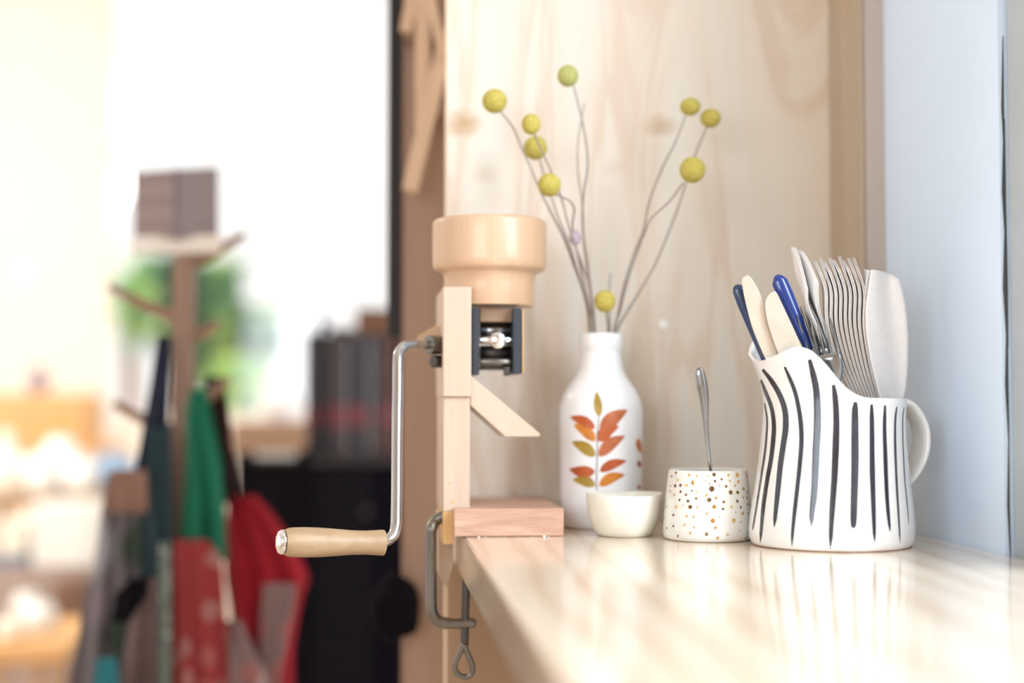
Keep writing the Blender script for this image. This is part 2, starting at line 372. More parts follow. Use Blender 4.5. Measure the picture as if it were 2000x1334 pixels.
# ---- gold dotted sugar pot
BS = base_at(1383, 1061, .0415); hs = hz(917, BS)-ZC; kS = depth(BS)/FPX
prof = [(0, 1061), (80, 1061), (86, 1058), (88.5, 1050), (88, 1035), (85, 1000), (81, 955), (77.5, 924), (76.5, 918), (75, 916.5), (73, 918), (73, 925), (78, 980), (80, 1040), (0, 1048)]
mb = MB(); mb.lathe([(r*kS, (1061-y)/(1061-916.5)*hs) for r, y in prof], BS, 96); bvS = bvh_of(mb)
dots = []; rnd = random.Random(3)
sp = lambda x, y: (1280+x/3.335, 700+y/3.335)
known = [(135,745,9),(220,760,9),(277,765,11),(383,757,12),(475,760,8),(533,760,15),(595,765,9),(107,768,8),(147,792,10),(130,830,11),(164,827,11),(204,827,10),(248,810,14),(322,798,7),(388,800,8),(432,787,9),(350,818,7),(420,828,8),(485,798,7),(540,803,11),(520,829,8),(460,833,9),(368,850,17),(238,862,6),(165,868,9),(278,872,9),(125,890,8),(200,888,8),(325,888,13),(490,873,14),(535,873,11),(573,850,12),(268,912,9),(213,930,10),(158,922,8),(350,922,14),(397,910,9),(445,935,9),(533,930,10),(570,905,7),(600,950,8),(180,958,6),(228,968,13),(135,968,11),(277,970,10),(385,967,13),(440,980,9),(495,967,9),(555,970,8),(595,910,9),(205,1028,9),(252,1032,8),(118,1020,9),(328,1010,12),(568,1010,12),(523,1002,5),(420,1030,5),(375,1057,14),(510,1057,14),(555,1068,7),(190,1083,8),(118,1093,8),(256,1100,7),(392,1103,9),(547,1123,6),(228,1138,8),(333,1145,11),(470,1147,8),(147,1157,7),(407,1170,10),(587,1172,8),(605,1130,8),(75,1105,8),(62,1040,6),(75,968,6),(600,870,10),(100,830,7),(602,1010,6),(98,865,6),(590,745,6),(340,765,6),(450,745,6),(612,800,8)]
for (x, y, r) in known:
    cx, cy = sp(x, y); R = r/3.335*1.05; h0 = hit_decal(bvS, cx, cy, .0003)
    if h0 is None: continue
    p, n = h0; n.normalize(); e1 = n.cross(Vector((0, 0, 1))).normalized(); e2 = n.cross(e1); rw = R*kS*.95
    rr = [1+.12*rnd.uniform(-1, 1) for _ in range(12)]
    ring = [p + (e1*math.cos(2*PI*q/12)+e2*math.sin(2*PI*q/12))*rw*rr[q] - n*(rw*rw/(2*88*kS))*abs(math.cos(2*PI*q/12))*.9 for q in range(12)]
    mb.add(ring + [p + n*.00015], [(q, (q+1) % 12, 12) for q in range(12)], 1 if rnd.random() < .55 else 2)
for q in range(70):                          # the pot's far side carries the same dots
    a = rnd.uniform(.15*PI, .95*PI); t = rnd.uniform(0, 1)**.8; h = hs*(.08+.87*t); r = interp([(0, 88), (.5, 83), (1, 76.5)], h/hs)*kS+.0004; rw = rnd.uniform(.0008, .0022)
    n = Vector((math.cos(a), math.sin(a), 0)); p = BS + n*r + Vector((0, 0, h)); e1 = Vector((-n.y, n.x, 0)); e2 = Vector((0, 0, 1))
    mb.add([p + e1*math.cos(2*PI*z_/10)*rw + e2*math.sin(2*PI*z_/10)*rw for z_ in range(10)], [tuple(range(10))], 1)
tag(mb.build('sugar_pot', [M['pot'], M['gold'], M['gold_dark']], origin=BS, angle=50, recalc=False), 'white porcelain pot with scattered gold dots holding one spoon', 'pot')
# ---- spoon in it
dS = depth(BS)
top = at_d(1367, 724, dS-.004)
cl = [(1366, 717), (1367, 728), (1371, 752), (1375, 778), (1378, 819), (1382, 866), (1388, 918), (1396, 985), (1401, 1020)]
wd = [3, 9.5, 11, 9.5, 6, 4, 3, 3, 3.2]
L = [at_d(x, y, dS-.004+.0*i) for i, (x, y) in enumerate(cl)]
kk = dS/FPX
t = thing('teaspoon', BS + Vector((0, 0, .004)), 'steel teaspoon standing upright in the gold dotted pot', 'spoon')
MBs = MB(); Ls = smooth_line(L, 5); ws = [w_*kk for w_ in wd]
rad = [ws[min(i//5, len(ws)-1)]*(1-(i % 5)/5) + ws[min(i//5+1, len(ws)-1)]*((i % 5)/5) for i in range(len(Ls))]
fd = (CAM-L[2]).normalized()
MBs.tube(Ls, rad, 16, flat=(fd, .45)); MBs.build('handle', M['steel'], t)
e = at_d(1403, 1030, dS-.004); mb = MB()
mb.sphere(e, .013, 3, scale=(.8, .30, 1.0)); mb.build('spoon_bowl', M['steel'], t)

# ---- striped jug: ring centres and radii follow its outline, the rim height varies round the spout
BJ = base_at(1623, 1080, .072); dJ = depth(BJ); kJ = dJ/FPX
vd = (BJ-CAM); vd.z = 0; vd.normalize(); vr = Vector((vd.y, -vd.x, 0))      # away from the camera, to its right
JH = lambda y: (1073-y)*kJ*1.0             # pixel row at the axis plane -> height over the counter
cent = [(0, 1623), (JH(1000), 1625), (JH(955), 1626.5), (JH(868), 1629), (JH(790), 1632), (.3, 1634)]
radt = [(0, 150), (.0015, 154), (.005, 158), (JH(1040), 160), (JH(1000), 155.5), (JH(955), 149), (JH(910), 143.5), (JH(868), 139.5), (JH(826), 137), (JH(790), 137), (JH(740), 138), (.3, 140)]
rimt = [(-180, 792), (-87, 791), (-80, 786), (-71, 773), (-64, 752), (-50, 711), (-38, 692), (-30, 695), (-13, 712), (0, 719), (12, 716), (25, 698), (35, 672), (47, 655), (58, 664), (72, 715), (90, 770), (110, 790), (180, 792)]
FS = 62
def flare(s, z):
    y = 1073 - z/kJ; a = max(0, min(1, (805-y)/105)); g = math.exp(-((s-12)/42)**2); return 30*g*a*a
def jug_pt(phi, z, inset=0):               # phi degrees from the side facing the camera, positive towards the left
    s = (phi-FS+180) % 360-180; r = (interp(radt, z)+flare(s, z))*kJ-inset
    c_ = BJ + vr*((interp(cent, z)-1623)*kJ)
    a = math.radians(phi); return c_ + vr*(-r*math.sin(a)) + vd*(-r*math.cos(a)) + Vector((0, 0, z))
def sm(s):                                 # smoothed rim height
    return sum(interp(rimt, (s+o+180) % 360-180) for o in (-6, -3, 0, 3, 6))/5
NP, NT = 128, 40; outer, inner = [], []
for i in range(NT+1):
    ro, ri = [], []
    for q in range(NP):
        ph = 360*q/NP; s = (ph-FS+180) % 360-180; zr = JH(sm(s))*(dJ-.0*1)/dJ
        tt = i/NT; tt = tt**1.3 if i < 6 else tt
        z = zr*tt; ro.append(jug_pt(ph, z)); ri.append(jug_pt(ph, max(z, .006), .0042))
    outer.append(ro); inner.append(ri)
mb = MB(); vs = [p for r in outer for p in r]; no = len(vs)
rim = [(a+b)/2 + Vector((0, 0, .0016)) for a, b in zip(outer[-1], inner[-1])]
vs += rim; vs += [p for r in reversed(inner) for p in r]
rows = NT+1 + 1 + NT+1
fs = [(i*NP+q, i*NP+(q+1) % NP, (i+1)*NP+(q+1) % NP, (i+1)*NP+q) for i in range(rows-1) for q in range(NP)]
fs += [tuple(range(NP-1, -1, -1)), tuple(range((rows-1)*NP, rows*NP))]
mb.add(vs, fs); 
for i, f in enumerate(mb.f):
    if i < NP*1: mb.m[i] = 1
mb.m[-2] = 1
bvJ = bvh_of(mb)
def st(pts, w):
    ribbon(mb, bvJ, [sp(*p) for p in pts], lambda t: max(.5, w/3.335*1.06*interp([(0, .45), (.12, .8), (.45, 1), (.8, .85), (.94, .6), (1, .08)], t)), 2, .0003, 5)
st([(712,290),(727,380),(728,450),(716,600),(692,760),(664,940),(642,1070),(633,1120)], 13)
st([(688,140),(720,220),(757,320),(773,430),(769,530),(754,660),(728,800),(706,950),(692,1100),(685,1200)], 27)
st([(700,72),(760,150),(812,240),(845,340),(850,450),(835,560),(815,700),(800,850),(785,1000),(775,1100)], 36)
st([(843,55),(872,120),(908,210),(932,310),(948,420),(953,540),(942,690),(925,850),(908,1000),(896,1120),(890,1222)], 28)
st([(1005,8),(1028,100),(1048,200),(1056,320),(1056,450),(1048,600),(1040,800),(1033,900),(1022,1000),(1017,1095)], 46)
st([(1160,172),(1172,260),(1179,400),(1176,550),(1168,750),(1158,900),(1148,1050),(1140,1243)], 42)
st([(1303,284),(1300,350),(1300,450),(1300,700),(1295,900),(1291,1060),(1290,1108)], 47)
st([(1408,300),(1410,450),(1412,700),(1416,850),(1421,1000),(1428,1198)], 33)
st([(1495,306),(1492,450),(1496,600),(1505,850),(1515,1000),(1528,1128)], 25)
st([(1572,314),(1562,400),(1561,550),(1570,800),(1582,1000),(1594,1203)], 14)
st([(1620,318),(1611,400),(1614,600),(1625,800),(1640,950),(1650,1080)], 6)
jt = thing('striped_jug', BJ, 'wide white ceramic jug with hand painted dark vertical stripes, full of cutlery', 'jug')
mb.build('body', [M['jug_glaze'], M['clay'], M['jug_stripe']], jt, angle=60, recalc=False)
# handle: wide strap turned right and away
ha = math.radians(24); hd = vr*math.cos(ha) + vd*math.sin(ha); hw = -vr*math.sin(ha) + vd*math.cos(ha)
hp = [(128, 800), (146, 796), (165, 806), (184, 835), (190, 866), (185, 900), (170, 930), (152, 950), (136, 962)]
rows_o, rows_i = [], []; L = smooth_line([(x, y, 0) for x, y in hp], 5)
mbh = MB(); ring = []
for i, p in enumerate(L):
    a, b = L[max(i-1, 0)], L[min(i+1, len(L)-1)]; tn = (b-a).normalized(); nn = Vector((-tn.y, tn.x, 0))
    c0 = BJ + hd*((p.x+4)*kJ) + Vector((0, 0, JH(p.y))); no_ = (hd*nn.x - Vector((0, 0, 1))*nn.y).normalized()
    row = []
    for q in range(20):
        an = 2*PI*q/20; u, v_ = math.cos(an), math.sin(an)
        u = math.copysign(abs(u)**.6, u); row.append(c0 + hw*(u*.015) + no_*(v_*.0040))
    ring.append(row)
n = 20; mbh.add([p for r in ring for p in r], [(i*n+q, i*n+(q+1) % n, (i+1)*n+(q+1) % n, (i+1)*n+q) for i in range(len(ring)-1) for q in range(n)] + [tuple(range(n)), tuple(range((len(ring)-1)*n, len(ring)*n))])
mbh.build('handle', M['jug_glaze'], jt, angle=60)

# ---- cutlery in the jug
def poly_px(pts, d): return [at_d(x, y, d) for x, y in pts]
def blade_knife(name, label, left, right, d, group='table knives in the striped jug'):
    """outline in crop pixels: left side from the rim of the jug up to the tip, right side from the tip down"""
    pl = [(1400+x/3.924, 460+y/3.924, 0) for x, y in left+right]; (ax_, ay), (bx_, by) = pl[0][:2], pl[-1][:2]
    n_ = len(left); tipx, tipy = pl[n_-1][:2]; mx, my = (ax_+bx_)/2, (ay+by)/2; t = Vector((mx-tipx, my-tipy, 0)).normalized()
    L = [at_d(p.x, p.y, d) for p in smooth_line(pl, 4)]
    ex = [at_d(bx_+t.x*28-4, by+t.y*28, d), at_d(ax_+t.x*34+9, ay+t.y*34, d)]
    r = thing(name, at_d(mx+t.x*330, my+t.y*330, d), label, 'knife', group)
    MB().prism(L + ex, FWD*.0015).build('blade', M['blade'], r, bevel=.0004, seg=2)
    k_ = d/FPX; MB().tube([at_d(mx+t.x*a, my+t.y*a, d+.0008) for a in (26, 44, 100, 290, 322, 330)], [6*k_, 8*k_, 9.5*k_, 13*k_, 12*k_, 5*k_], 14, flat=(FWD, .6)).build('handle', M['blue'], r)
    return r
def handle_knife(name, label, tip, base, w, d, m, group='table knives in the striped jug'):
    tx, ty = tip; t = Vector((base[0]-tx, base[1]-ty, 0)).normalized()
    r = thing(name, at_d(tx+t.x*480, ty+t.y*480, d), label, 'knife', group); k_ = d/FPX
    aa = [0, 4, 14, 40, 90, 150, 200, 215]; ww = [3, 9, w*.5, w*.52, w*.44, w*.33, w*.30, w*.22]
    MB().tube([at_d(tx+t.x*a, ty+t.y*a, d) for a in aa], [q*k_ for q in ww], 18, flat=(FWD, .6)).build('handle', m, r, angle=60)
    nn = Vector((-t.y, t.x, 0)); pts = [(205, -8), (300, -13), (440, -13), (470, -6), (480, 4), (440, 12), (205, 8)]
    MB().prism([at_d(tx+t.x*a+nn.x*b, ty+t.y*a+nn.y*b, d-.0008) for a, b in pts], FWD*.0016).build('blade', M['blade'], r, bevel=.0004)
    return r
blade_knife('table_knife', 'tall knife blade standing up between the two blue handles, leaning left', [(378,955),(330,850),(270,700),(222,520),(198,400),(194,350),(206,318)], [(236,305),(268,328),(325,425),(372,560),(425,730),(472,930)], 1.232)
blade_knife('table_knife', 'shorter knife blade standing up in front of the bright blue handle', [(492,945),(450,850),(412,740),(385,640),(374,550),(380,490),(402,450)], [(436,427),(462,442),(498,515),(545,615),(605,745),(672,900)], 1.226)
handle_knife('table_knife', 'knife with a blue handle coloured as if in shade, leftmost piece of cutlery in the jug', (1438, 556), (1480, 664), 24, 1.243, M['navy'])
handle_knife('table_knife', 'knife with a bright blue handle beside the forks', (1517, 537), (1551, 614), 31, 1.243, M['blue'])
def fork(label, tip, base, w, d, turn, m=None):
    tx, ty = tip; t = Vector((base[0]-tx, base[1]-ty, 0)).normalized(); nn = Vector((-t.y, t.x, 0)); k_ = d/FPX
    r = thing('table_fork', at_d(tx+t.x*430, ty+t.y*430, d), label, 'fork', 'forks in the striped jug'); ct = math.cos(turn); stn = math.sin(turn)
    def q(a, b, z=0):     # along, across, out of plane (px)
        return at_d(tx+t.x*a+nn.x*b*ct, ty+t.y*a+nn.y*b*ct, d + (b*stn + z)*k_)
    mb = MB()
    for k in range(4):
        b = (k-1.5)*w/3.2
        mb.tube([q(0, b*.9, -6), (q(18, b, -1)), q(45, b, 3), q(78, b, 2)], [.9*k_, 2.2*k_, 2.9*k_, 3.3*k_], 8)
    mb.build('tines', M['steel'], r)
    rows = []
    prof_ = [(72, .56), (86, .60), (104, .56), (122, .42), (138, .22), (152, .12)]
    mh = MB()
    for a, hw_ in prof_: rows.append([q(a, w*hw_*(u/6-1), 4-5*(1-(u/6-1)**2)) for u in range(13)])
    mh.grid(rows); mh.build('head', M['steel'], r, solid=.0016)
    MB().tube([q(150, 0, 2), q(200, 0), q(330, 0), q(420, 0), q(430, 0)], [3.2*k_, 3*k_, 5*k_, 8*k_, 3*k_], 12, flat=(FWD, .5)).build('handle', M['steel'], r)
fork('steel fork closest to the bright blue knife handle, tines up', (1560, 599), (1597, 715), 34, 1.243, .9)
fork('steel fork in the middle of the fork bunch, tines up', (1572, 610), (1611, 722), 42, 1.236, .5)
fork('steel fork in front of the napkins with its head facing out', (1602, 620), (1627, 738), 44, 1.229, .3)

# ---- paper napkins fanned upright in the right half of the jug
c5 = lambda x, y: (1400+x/3.924, 460+y/3.924)
NB = 6
def napkin(label, prof, dx, dy, dd, d0, plies=3, ep=3):
    """prof: front edge in crop pixels bottom to top; the back edge is the same edge moved by (dx,dy) at its top and dd deeper"""
    L = smooth_line([(*c5(x, y), 0) for x, y in prof], 6); m = len(L)
    mb = MB()
    nlen = []
    for p_ in range(plies):
        rows = []
        for i, p in enumerate(L):
            t = i/(m-1); off = (p_-(plies-1)/2)*1.35*(1+.45*t); row = []
            tn = (L[min(i+1, m-1)]-L[max(i-1, 0)]).normalized(); nx = Vector((-tn.y, tn.x, 0))
            for q in range(NB+1):
                u = q/NB; e_ = t**ep
                px = p.x + nx.x*off + dx*u*e_ - 3*math.sin(PI*u)*t; py = p.y + nx.y*off + dy*math.sin(min(1, u*1.25)*PI/2)*e_
                row.append(at_d(px, py, d0 + dd*u))
            rows.append(row)
        mb.grid(rows, p_ % 2)
        nlen.append(rows)
    o = mb.build('paper_napkin', [M['paper'], M['kraft_shade']], origin=at_d(*c5(*prof[0]), d0+dd/2), solid=.0005, angle=80, recalc=False)
    return tag(o, label, 'napkin', 'folded napkins in the striped jug')
# (bottom ... top) front edges
data = []
data.append(([(1040,1420),(960,1180),(860,900),(770,720),(700,560),(690,410)], -30, -82, .050, 'tallest folded napkin with a pointed tip at the left of the fan'))
data.append(([(1060,1420),(985,1190),(890,920),(830,720),(780,560),(770,360)], -40, -62, .052, 'second napkin from the tall pointed one, bent at its top'))
N0 = 9; rv = [0, 3, -2, 2, -1, 3, -2, 1, 2]
for i in range(N0):
    t = i/(N0-1); tx = 800+t*285; ty = 300-14*math.sin(t*2.6)-20*t; mx = 862+t*268; bx = 1062+t*185
    data.append(([(bx+50, 1420), (bx, 1262), (945+t*232, 1010), (mx-12*(1-t), 700), (tx+42+t*8, 440), (tx, ty)], -15+t*3+rv[i], -26+3*t-rv[i]*1.5, .050, None))
names = ['third', 'fourth', 'fifth', 'sixth', 'seventh', 'eighth', 'ninth', 'tenth', 'eleventh']
for i, (p, dx, dy, dd, lab) in enumerate(data):
    lab = lab or 'folded paper napkin standing on edge, %s in the fan counted from the tall pointed one' % names[i-2]
    napkin(lab, p, dx, dy, dd, 1.246+.0006*i, 3, 1.6 if i < 2 else 3)
# dark gap napkin and the broad outer one whose face turns to the camera
napkin('folded napkin just inside the broad outermost one, with a dark gap beside it', [(1270,1420),(1252,1270),(1180,980),(1135,700),(1150,420),(1178,270)], -10, -3, .045, 1.250, 3)
rows = []
for i in range(19):
    t = i/18
    row = []
    lx = interp([(0, 1290), (.12, 1255), (.38, 1180), (.58, 1142), (.75, 1140), (1, 1182)], t); ly = 1400-1140*t
    rx = interp([(0, 1400), (.12, 1425), (.22, 1450), (.38, 1462), (.6, 1466), (.8, 1450), (.93, 1425), (1, 1405)], t); ry = 1400-1060*t
    for q in range(15):
        u = q/14; x = lx+(rx-lx)*u; y = ly+(ry-ly)*u - 18*math.sin(PI*u)*t
        d_ = 1.246+.030*u + .006*math.sin(u*PI) + .004*math.sin(u*9+t*3)*t
        row.append(at_d(*c5(x, y), d_))
    rows.append(row)
mb = MB(); mb.grid(rows)
rows2 = [[p + FWD*.0035 + RGT*.001 for p in r] for r in rows]; mb.grid(rows2); mb.grid([[a[-1], b[-1]] for a, b in zip(rows, rows2)])
tag(mb.build('paper_napkin', M['paper'], origin=rows[0][7], solid=.0006, angle=80, recalc=False), 'broad outermost napkin whose white face turns to the room, next to the jug handle', 'napkin', 'folded napkins in the striped jug')

# ---- dried yellow ball flowers in the bottle vase
c3 = lambda x, y: (900+x/2.382, 100+y/2.382)
dV = depth(BV); kV = dV/FPX
M['stem'] = wood('dry grey green stem', (.36, .32, .28), (.26, .20, .17), 'Z', 60, .3, .7)
def ball_mat(nm, a, b_):
    m, nt, b = nodes(nm); v = coords(nt); vo = N(nt, 'ShaderNodeTexVoronoi'); vo.inputs['Scale'].default_value = 520; nt.links.new(v, vo.inputs['Vector'])
    col = ramp(nt, vo.outputs['Distance'], [(.1, a), (.75, b_)]); nt.links.new(col, b.inputs['Base Color']); b.inputs['Roughness'].default_value = .85
    bump(nt, b, vo.outputs['Distance'], .8, .001); return m
M['ball'] = ball_mat('yellow flower ball', (.66, .55, .13), (.46, .38, .08)); M['ball_green'] = ball_mat('greenish flower ball', (.58, .56, .20), (.40, .40, .13))
def ballfn(nn):
    pts = []
    for i in range(nn):
        z = 1-2*(i+.5)/nn; a = i*2.399963; r = math.sqrt(1-z*z); pts.append(Vector((r*math.cos(a), r*math.sin(a), z)))
    from mathutils.kdtree import KDTree
    kd = KDTree(nn)
    for i, p in enumerate(pts): kd.insert(p, i)
    kd.balance()
    return lambda c_: 1.03-.13*min(1, (kd.find(c_)[2]/.13)**2)
BF = ballfn(260)
def flower(label, ball, stem, dd, m='ball', r=2.2):
    """ball=(x,y,rx,ry) and stem points in crop pixels; dd: how far the top leans towards (-) or away from (+) the wall"""
    px, py = c3(*stem[-1]); base = at_d(px, py+60, dV)
    rt = thing('dried_flower', at_d(px, py+60, dV), label, 'flower', 'dried yellow ball flowers in the bottle vase')
    m_ = len(stem)
    L = [at_d(*c3(x, y), dV + dd*(1-i/(m_-1))) for i, (x, y) in enumerate(stem)]
    # down the neck into the bottle
    a = L[-1]; L.append(Vector((BV.x + (a.x-BV.x)*.8, BV.y+(a.y-BV.y)*.8, hz(700, BV)))); L.append(Vector((BV.x-(a.x-BV.x)*.8, BV.y-(a.y-BV.y)*.5, hz(860, BV))))
    L = smooth_line(L, 5); n_ = len(L)
    MB().tube(L, [(r*(.75+.5*i/n_))*kV for i in range(n_)], 8).build('stem', M['stem'], rt)
    if ball:
        bx, by, rx, ry = ball; c_ = at_d(*c3(bx, by), dV+dd); R = rx/2.382*kV
        MB().sphere(c_, R*.99, 5, scale=(1, 1, ry/rx), fn=BF).build('flower_head', M[m], rt, smooth=True, angle=80)
    return rt
F = [
 ('ball flower on the far left of the bunch with a small hollow in its ball', (157,232,58,56), [(180,275),(240,350),(275,430),(320,530),(370,650),(430,770),(480,870),(520,980),(560,1090),(588,1200),(598,1310)], -.02),
 ('small oval yellow ball flower just above the one it partly covers, left side', (327,340,43,48), [(343,388),(380,470),(420,560),(470,690),(498,800),(530,900),(568,1000),(598,1100),(612,1200),(617,1310)], -.045),
 ('ball flower whose head is crossed by the stem of the small oval one', (347,450,56,57), [(368,508),(385,570),(420,670),(455,780),(498,880),(535,1000),(572,1120),(596,1220),(605,1310)], .01),
 ('ball flower with a crooked hooked stem, lowest head on the left side', (412,622,53,54), [(440,668),(475,680),(512,702),(528,740),(520,800),(526,870),(545,950),(573,1080),(600,1200),(610,1310)], -.04),
 ('greenish ball flower at the very top of the bunch', (498,115,49,51), [(525,163),(545,240),(572,360),(588,470),(588,560),(572,660),(566,760),(570,860),(588,1000),(606,1150),(625,1308)], -.01),
 ('higher of the two touching ball flowers on the right', (1068,258,49,42), [(1046,300),(1000,420),(940,540),(880,690),(850,830),(800,960),(760,1090),(738,1200),(715,1308)], .005),
 ('lower of the two touching ball flowers on the right', (1162,312,49,45), [(1145,355),(1115,420),(1085,500),(1045,620),(1010,730),(960,860),(900,1000),(830,1120),(770,1220),(728,1300)], .015),
 ('large round ball flower below the touching pair on the right', (1078,552,59,60), [(1035,612),(970,700),(885,780),(850,860),(805,980),(765,1110),(740,1210),(710,1305)], -.035),
 ('short stemmed ball flower just above the bottle mouth', (670,1163,49,51), [(676,1213),(683,1260),(686,1308)], -.03),
]
for i, (lab, b_, s_, dd) in enumerate(F): flower(lab, b_, s_, dd, 'ball_green' if i == 4 else 'ball')
flower('bare headless stem crossing the stem of the topmost flower', None, [(575,243),(560,330),(545,430),(545,560),(562,680),(570,760),(574,870),(592,1000),(612,1150),(628,1308)], .01, r=1.6)
flower('short bare stub of a stem behind the lowest ball flower', None, [(697,1033),(691,1110),(691,1200),(694,1308)], .005, r=2.0)
nd = at_d(*c3(532, 868), dV-.02)
o = MB().sphere(nd, 11*kV, 3, scale=(1, 1, 1.35), fn=lambda c_: 1+.12*math.sin(c_.x*14+c_.z*9)*math.sin(c_.y*11)).build('dried_bract', mat('dry mauve bract', (.42, .34, .38), .8))
tag(o, 'shrivelled mauve seed bract tangled among the left hand flower stems', 'flower')

# ------------------------------------------------------------------ wooden grain mill clamped on the counter's end
dG = 1.325; G0 = at_z(993, 1048, ZC)
GY = at_z(993, 1048.5, ZC).y               # front of its base
xa = lambda px, y=None: at_y(px, 785, y or GY).x
za = lambda py, y=None: at_y(990, py, y or GY).z
gm = thing('grain_mill', (xa(993), GY+.06, ZC), 'wooden hand cranked grain mill with round hopper clamped to the end of the counter', 'grain mill')
mb = MB(); mb.box(xa(887), xa(1101), GY, YW-.006, ZC+.0003, za(993)); mb.build('base_block', M['base'], gm, bevel=.0012)
yp = GY+.012
mb = MB(); mb.box(xa(865, yp), xa(920.5, yp), yp, yp+.125, za(775, yp), za(560.5, yp)); mb.build('upper_post', M['beech_pale'], gm, bevel=.001)
yq = yp+.004
mb = MB(); mb.box(xa(866, yq), xa(918, yq), yq, yq+.115, za(1000, yq), za(775, yq)); mb.box(xa(866, yq), min(xa(886, yq), XL-.0008), yq, yq+.10, za(1062, yq), za(996, yq), 1)
mb.build('lower_post', [M['beech_pale'], M['beech_dark']], gm, bevel=.0008)
for (px, py, r) in ((878, 943, 2.4), (905, 943, 2.2), (883, 980, 3.2)):
    mb = MB(); mb.lathe([(r*.00048, 0), (r*.00048, .0004), (0, .0004)], at_y(px, py, yq), 14, axis=(0, -1, 0)); mb.build('dowel_plug', M['beech_dark'], gm)
MB().prism([at_y(x, y, yq+.045) for x, y in ((854, 1000), (885, 1000), (885, 1105), (873, 1150), (856, 1120))], Vector((0, .03, 0))).build('tail_board', M['beech_pale'], gm, bevel=.0008)
# slanted chute board
yc = yp+.004
poly = [(919, 733), (1056, 848), (1053, 853), (987, 853), (919, 792)]
MB().prism([at_y(x, y, yc) for x, y in poly], Vector((0, .075, 0))).build('chute', M['beech_pale'], gm, bevel=.0006)
poly = [(865, 640), (850, 636), (818, 655), (815, 668), (850, 668), (865, 660)]
MB().prism([at_y(x, y, yp+.05) for x, y in poly], Vector((0, .02, 0))).build('back_wedge', M['beech'], gm, bevel=.0006)
# hopper
HX = at_y(956, 785, GY+.062); kH = (HX.y/ray(956, 785).y)/FPX; HX = Vector((HX.x, HX.y, 0))
zh = lambda py: at_y(956, py, GY+.062).z
pr = [(60, 599), (86.5, 599), (87.5, 597), (88, 560), (89.5, 540), (94, 533.5), (106, 530), (110, 524), (111.5, 512), (111.5, 440), (110, 434), (106, 431.5), (100, 432), (97, 437), (92, 470), (60, 530), (30, 565), (30, 599)]
mb = MB(); mb.lathe([(r*kH, zh(y)) for r, y in pr], HX, 96); mb.f = mb.f[:-2]; mb.m = mb.m[:-2]
# close the bottom ring
n = 96; m_ = len(pr); mb.add([], [])
for q in range(n): mb.f.append([q, (q+1) % n, (m_-1)*n+(q+1) % n, (m_-1)*n+q]); mb.m.append(0)
mb.build('hopper', M['beech'], gm, angle=50)
# neck of the hopper board that carries it
# mechanism under the hopper
ym = GY+.020
def bx(x0, x1, y0, y1, ya, yb, m, nm, bev=.0008):
    mb = MB(); mb.box(xa(x0, ya), xa(x1, ya), ya, yb, za(y1, ya), za(y0, ya)); return mb.build(nm, m, gm, bevel=bev)
bx(922, 936, 602, 732, ym, ym+.075, M['black_plastic'], 'side_plate')
bx(1002, 1019, 602, 730, ym, ym+.075, M['black_plastic'], 'side_plate')
o = bx(1019.5, 1023.5, 604, 729, ym+.002, ym+.07, M['beech_dark'], 'wooden_cheek')
bx(936.5, 1001.5, 602, 629, ym+.014, ym+.06, wood('mill throat wood', (.34, .22, .14), (.28, .17, .10)), 'throat')
def cyl(nm, a, b, r, m, par=gm, n=24): 
    mb = MB(); mb.tube([a, a+(b-a)*.02, b-(b-a)*.02, b], [r*.9, r, r, r*.9], n); return mb.build(nm, m, par, angle=50)
yr = ym+.03
cyl('roller', at_y(937, 646, yr), at_y(1001, 646, yr), 15*kH, M['steel'])
cyl('roller', at_y(937, 690, yr+.004), at_y(1001, 690, yr+.004), 15*kH, M['dark_steel'])
cyl('crossbar', at_y(937, 664, ym+.008), at_y(1001, 664, ym+.008), 7.5*kH, M['chrome'])
cyl('crossbar', at_y(937, 707, ym+.010), at_y(1001, 707, ym+.010), 8*kH, M['dull_steel'])
mb = MB(); mb.lathe([(0, 0), (11*kH, 0), (15.5*kH, .001), (15.5*kH, .004), (12*kH, .0055), (0, .0062)], at_y(972, 665, ym+.006), 32, axis=(0, -1, 0)); mb.build('adjusting_knob', M['chrome'], gm)
bx(940, 1002, 714, 722, ym+.02, ym+.05, M['dark_steel'], 'lower_guard')
bx(985, 996, 716, 734, ym+.004, ym+.012, M['dark_steel'], 'tab')
# crank
yk = yp+.02; dk = 1.33
crank = [(866, 674), (850, 674), (826, 673), (806, 673), (790, 677), (781, 687), (777.5, 702), (777, 760), (775.5, 850), (775, 940), (774, 1010), (773, 1030), (769, 1044), (760, 1053), (747, 1058)]
dks = [1.36, 1.355, 1.345, 1.337, 1.33, 1.325, 1.32, 1.308, 1.290, 1.272, 1.258, 1.254, 1.25, 1.247, 1.245]
Lc = smooth_line([at_d(x, y, d_) for (x, y), d_ in zip(crank, dks)], 5)
ck = MB().tube(Lc, [10.8*1.3/FPX*(.85 if i < 14 else 1) for i in range(len(Lc))], 20).build('crank', M['crank'], gm, angle=60)
a = at_d(837, 673.5, 1.348); b = at_d(861, 674, 1.358)
cyl('collar', a, b, 18*kH, M['dull_steel'], ck)
cyl('set_screw', at_d(846, 706, 1.352), at_d(864, 706, 1.36), 12*kH, M['dark_steel'], ck)
hd_ = [(749, 1060), (560, 1059)]; A_ = at_d(750, 1060, 1.246); B_ = at_d(556, 1059, 1.213); ax = (B_-A_); Ln = ax.length; ax.normalize()
kh = 1.225/FPX
pr = [(0, 0), (22, 0), (25.5, .006), (25.5, .03), (24.5, .10), (23.5, .20), (24, .33), (26.5, .50), (28.5, .65), (29.2, .80), (28.5, .92), (27, .97), (24, 1.0), (0, 1.0)]
hn = MB().lathe([(r*kh, t*Ln) for r, t in pr], A_, 48, axis=ax).build('crank_handle', M['handle'], gm, angle=50)
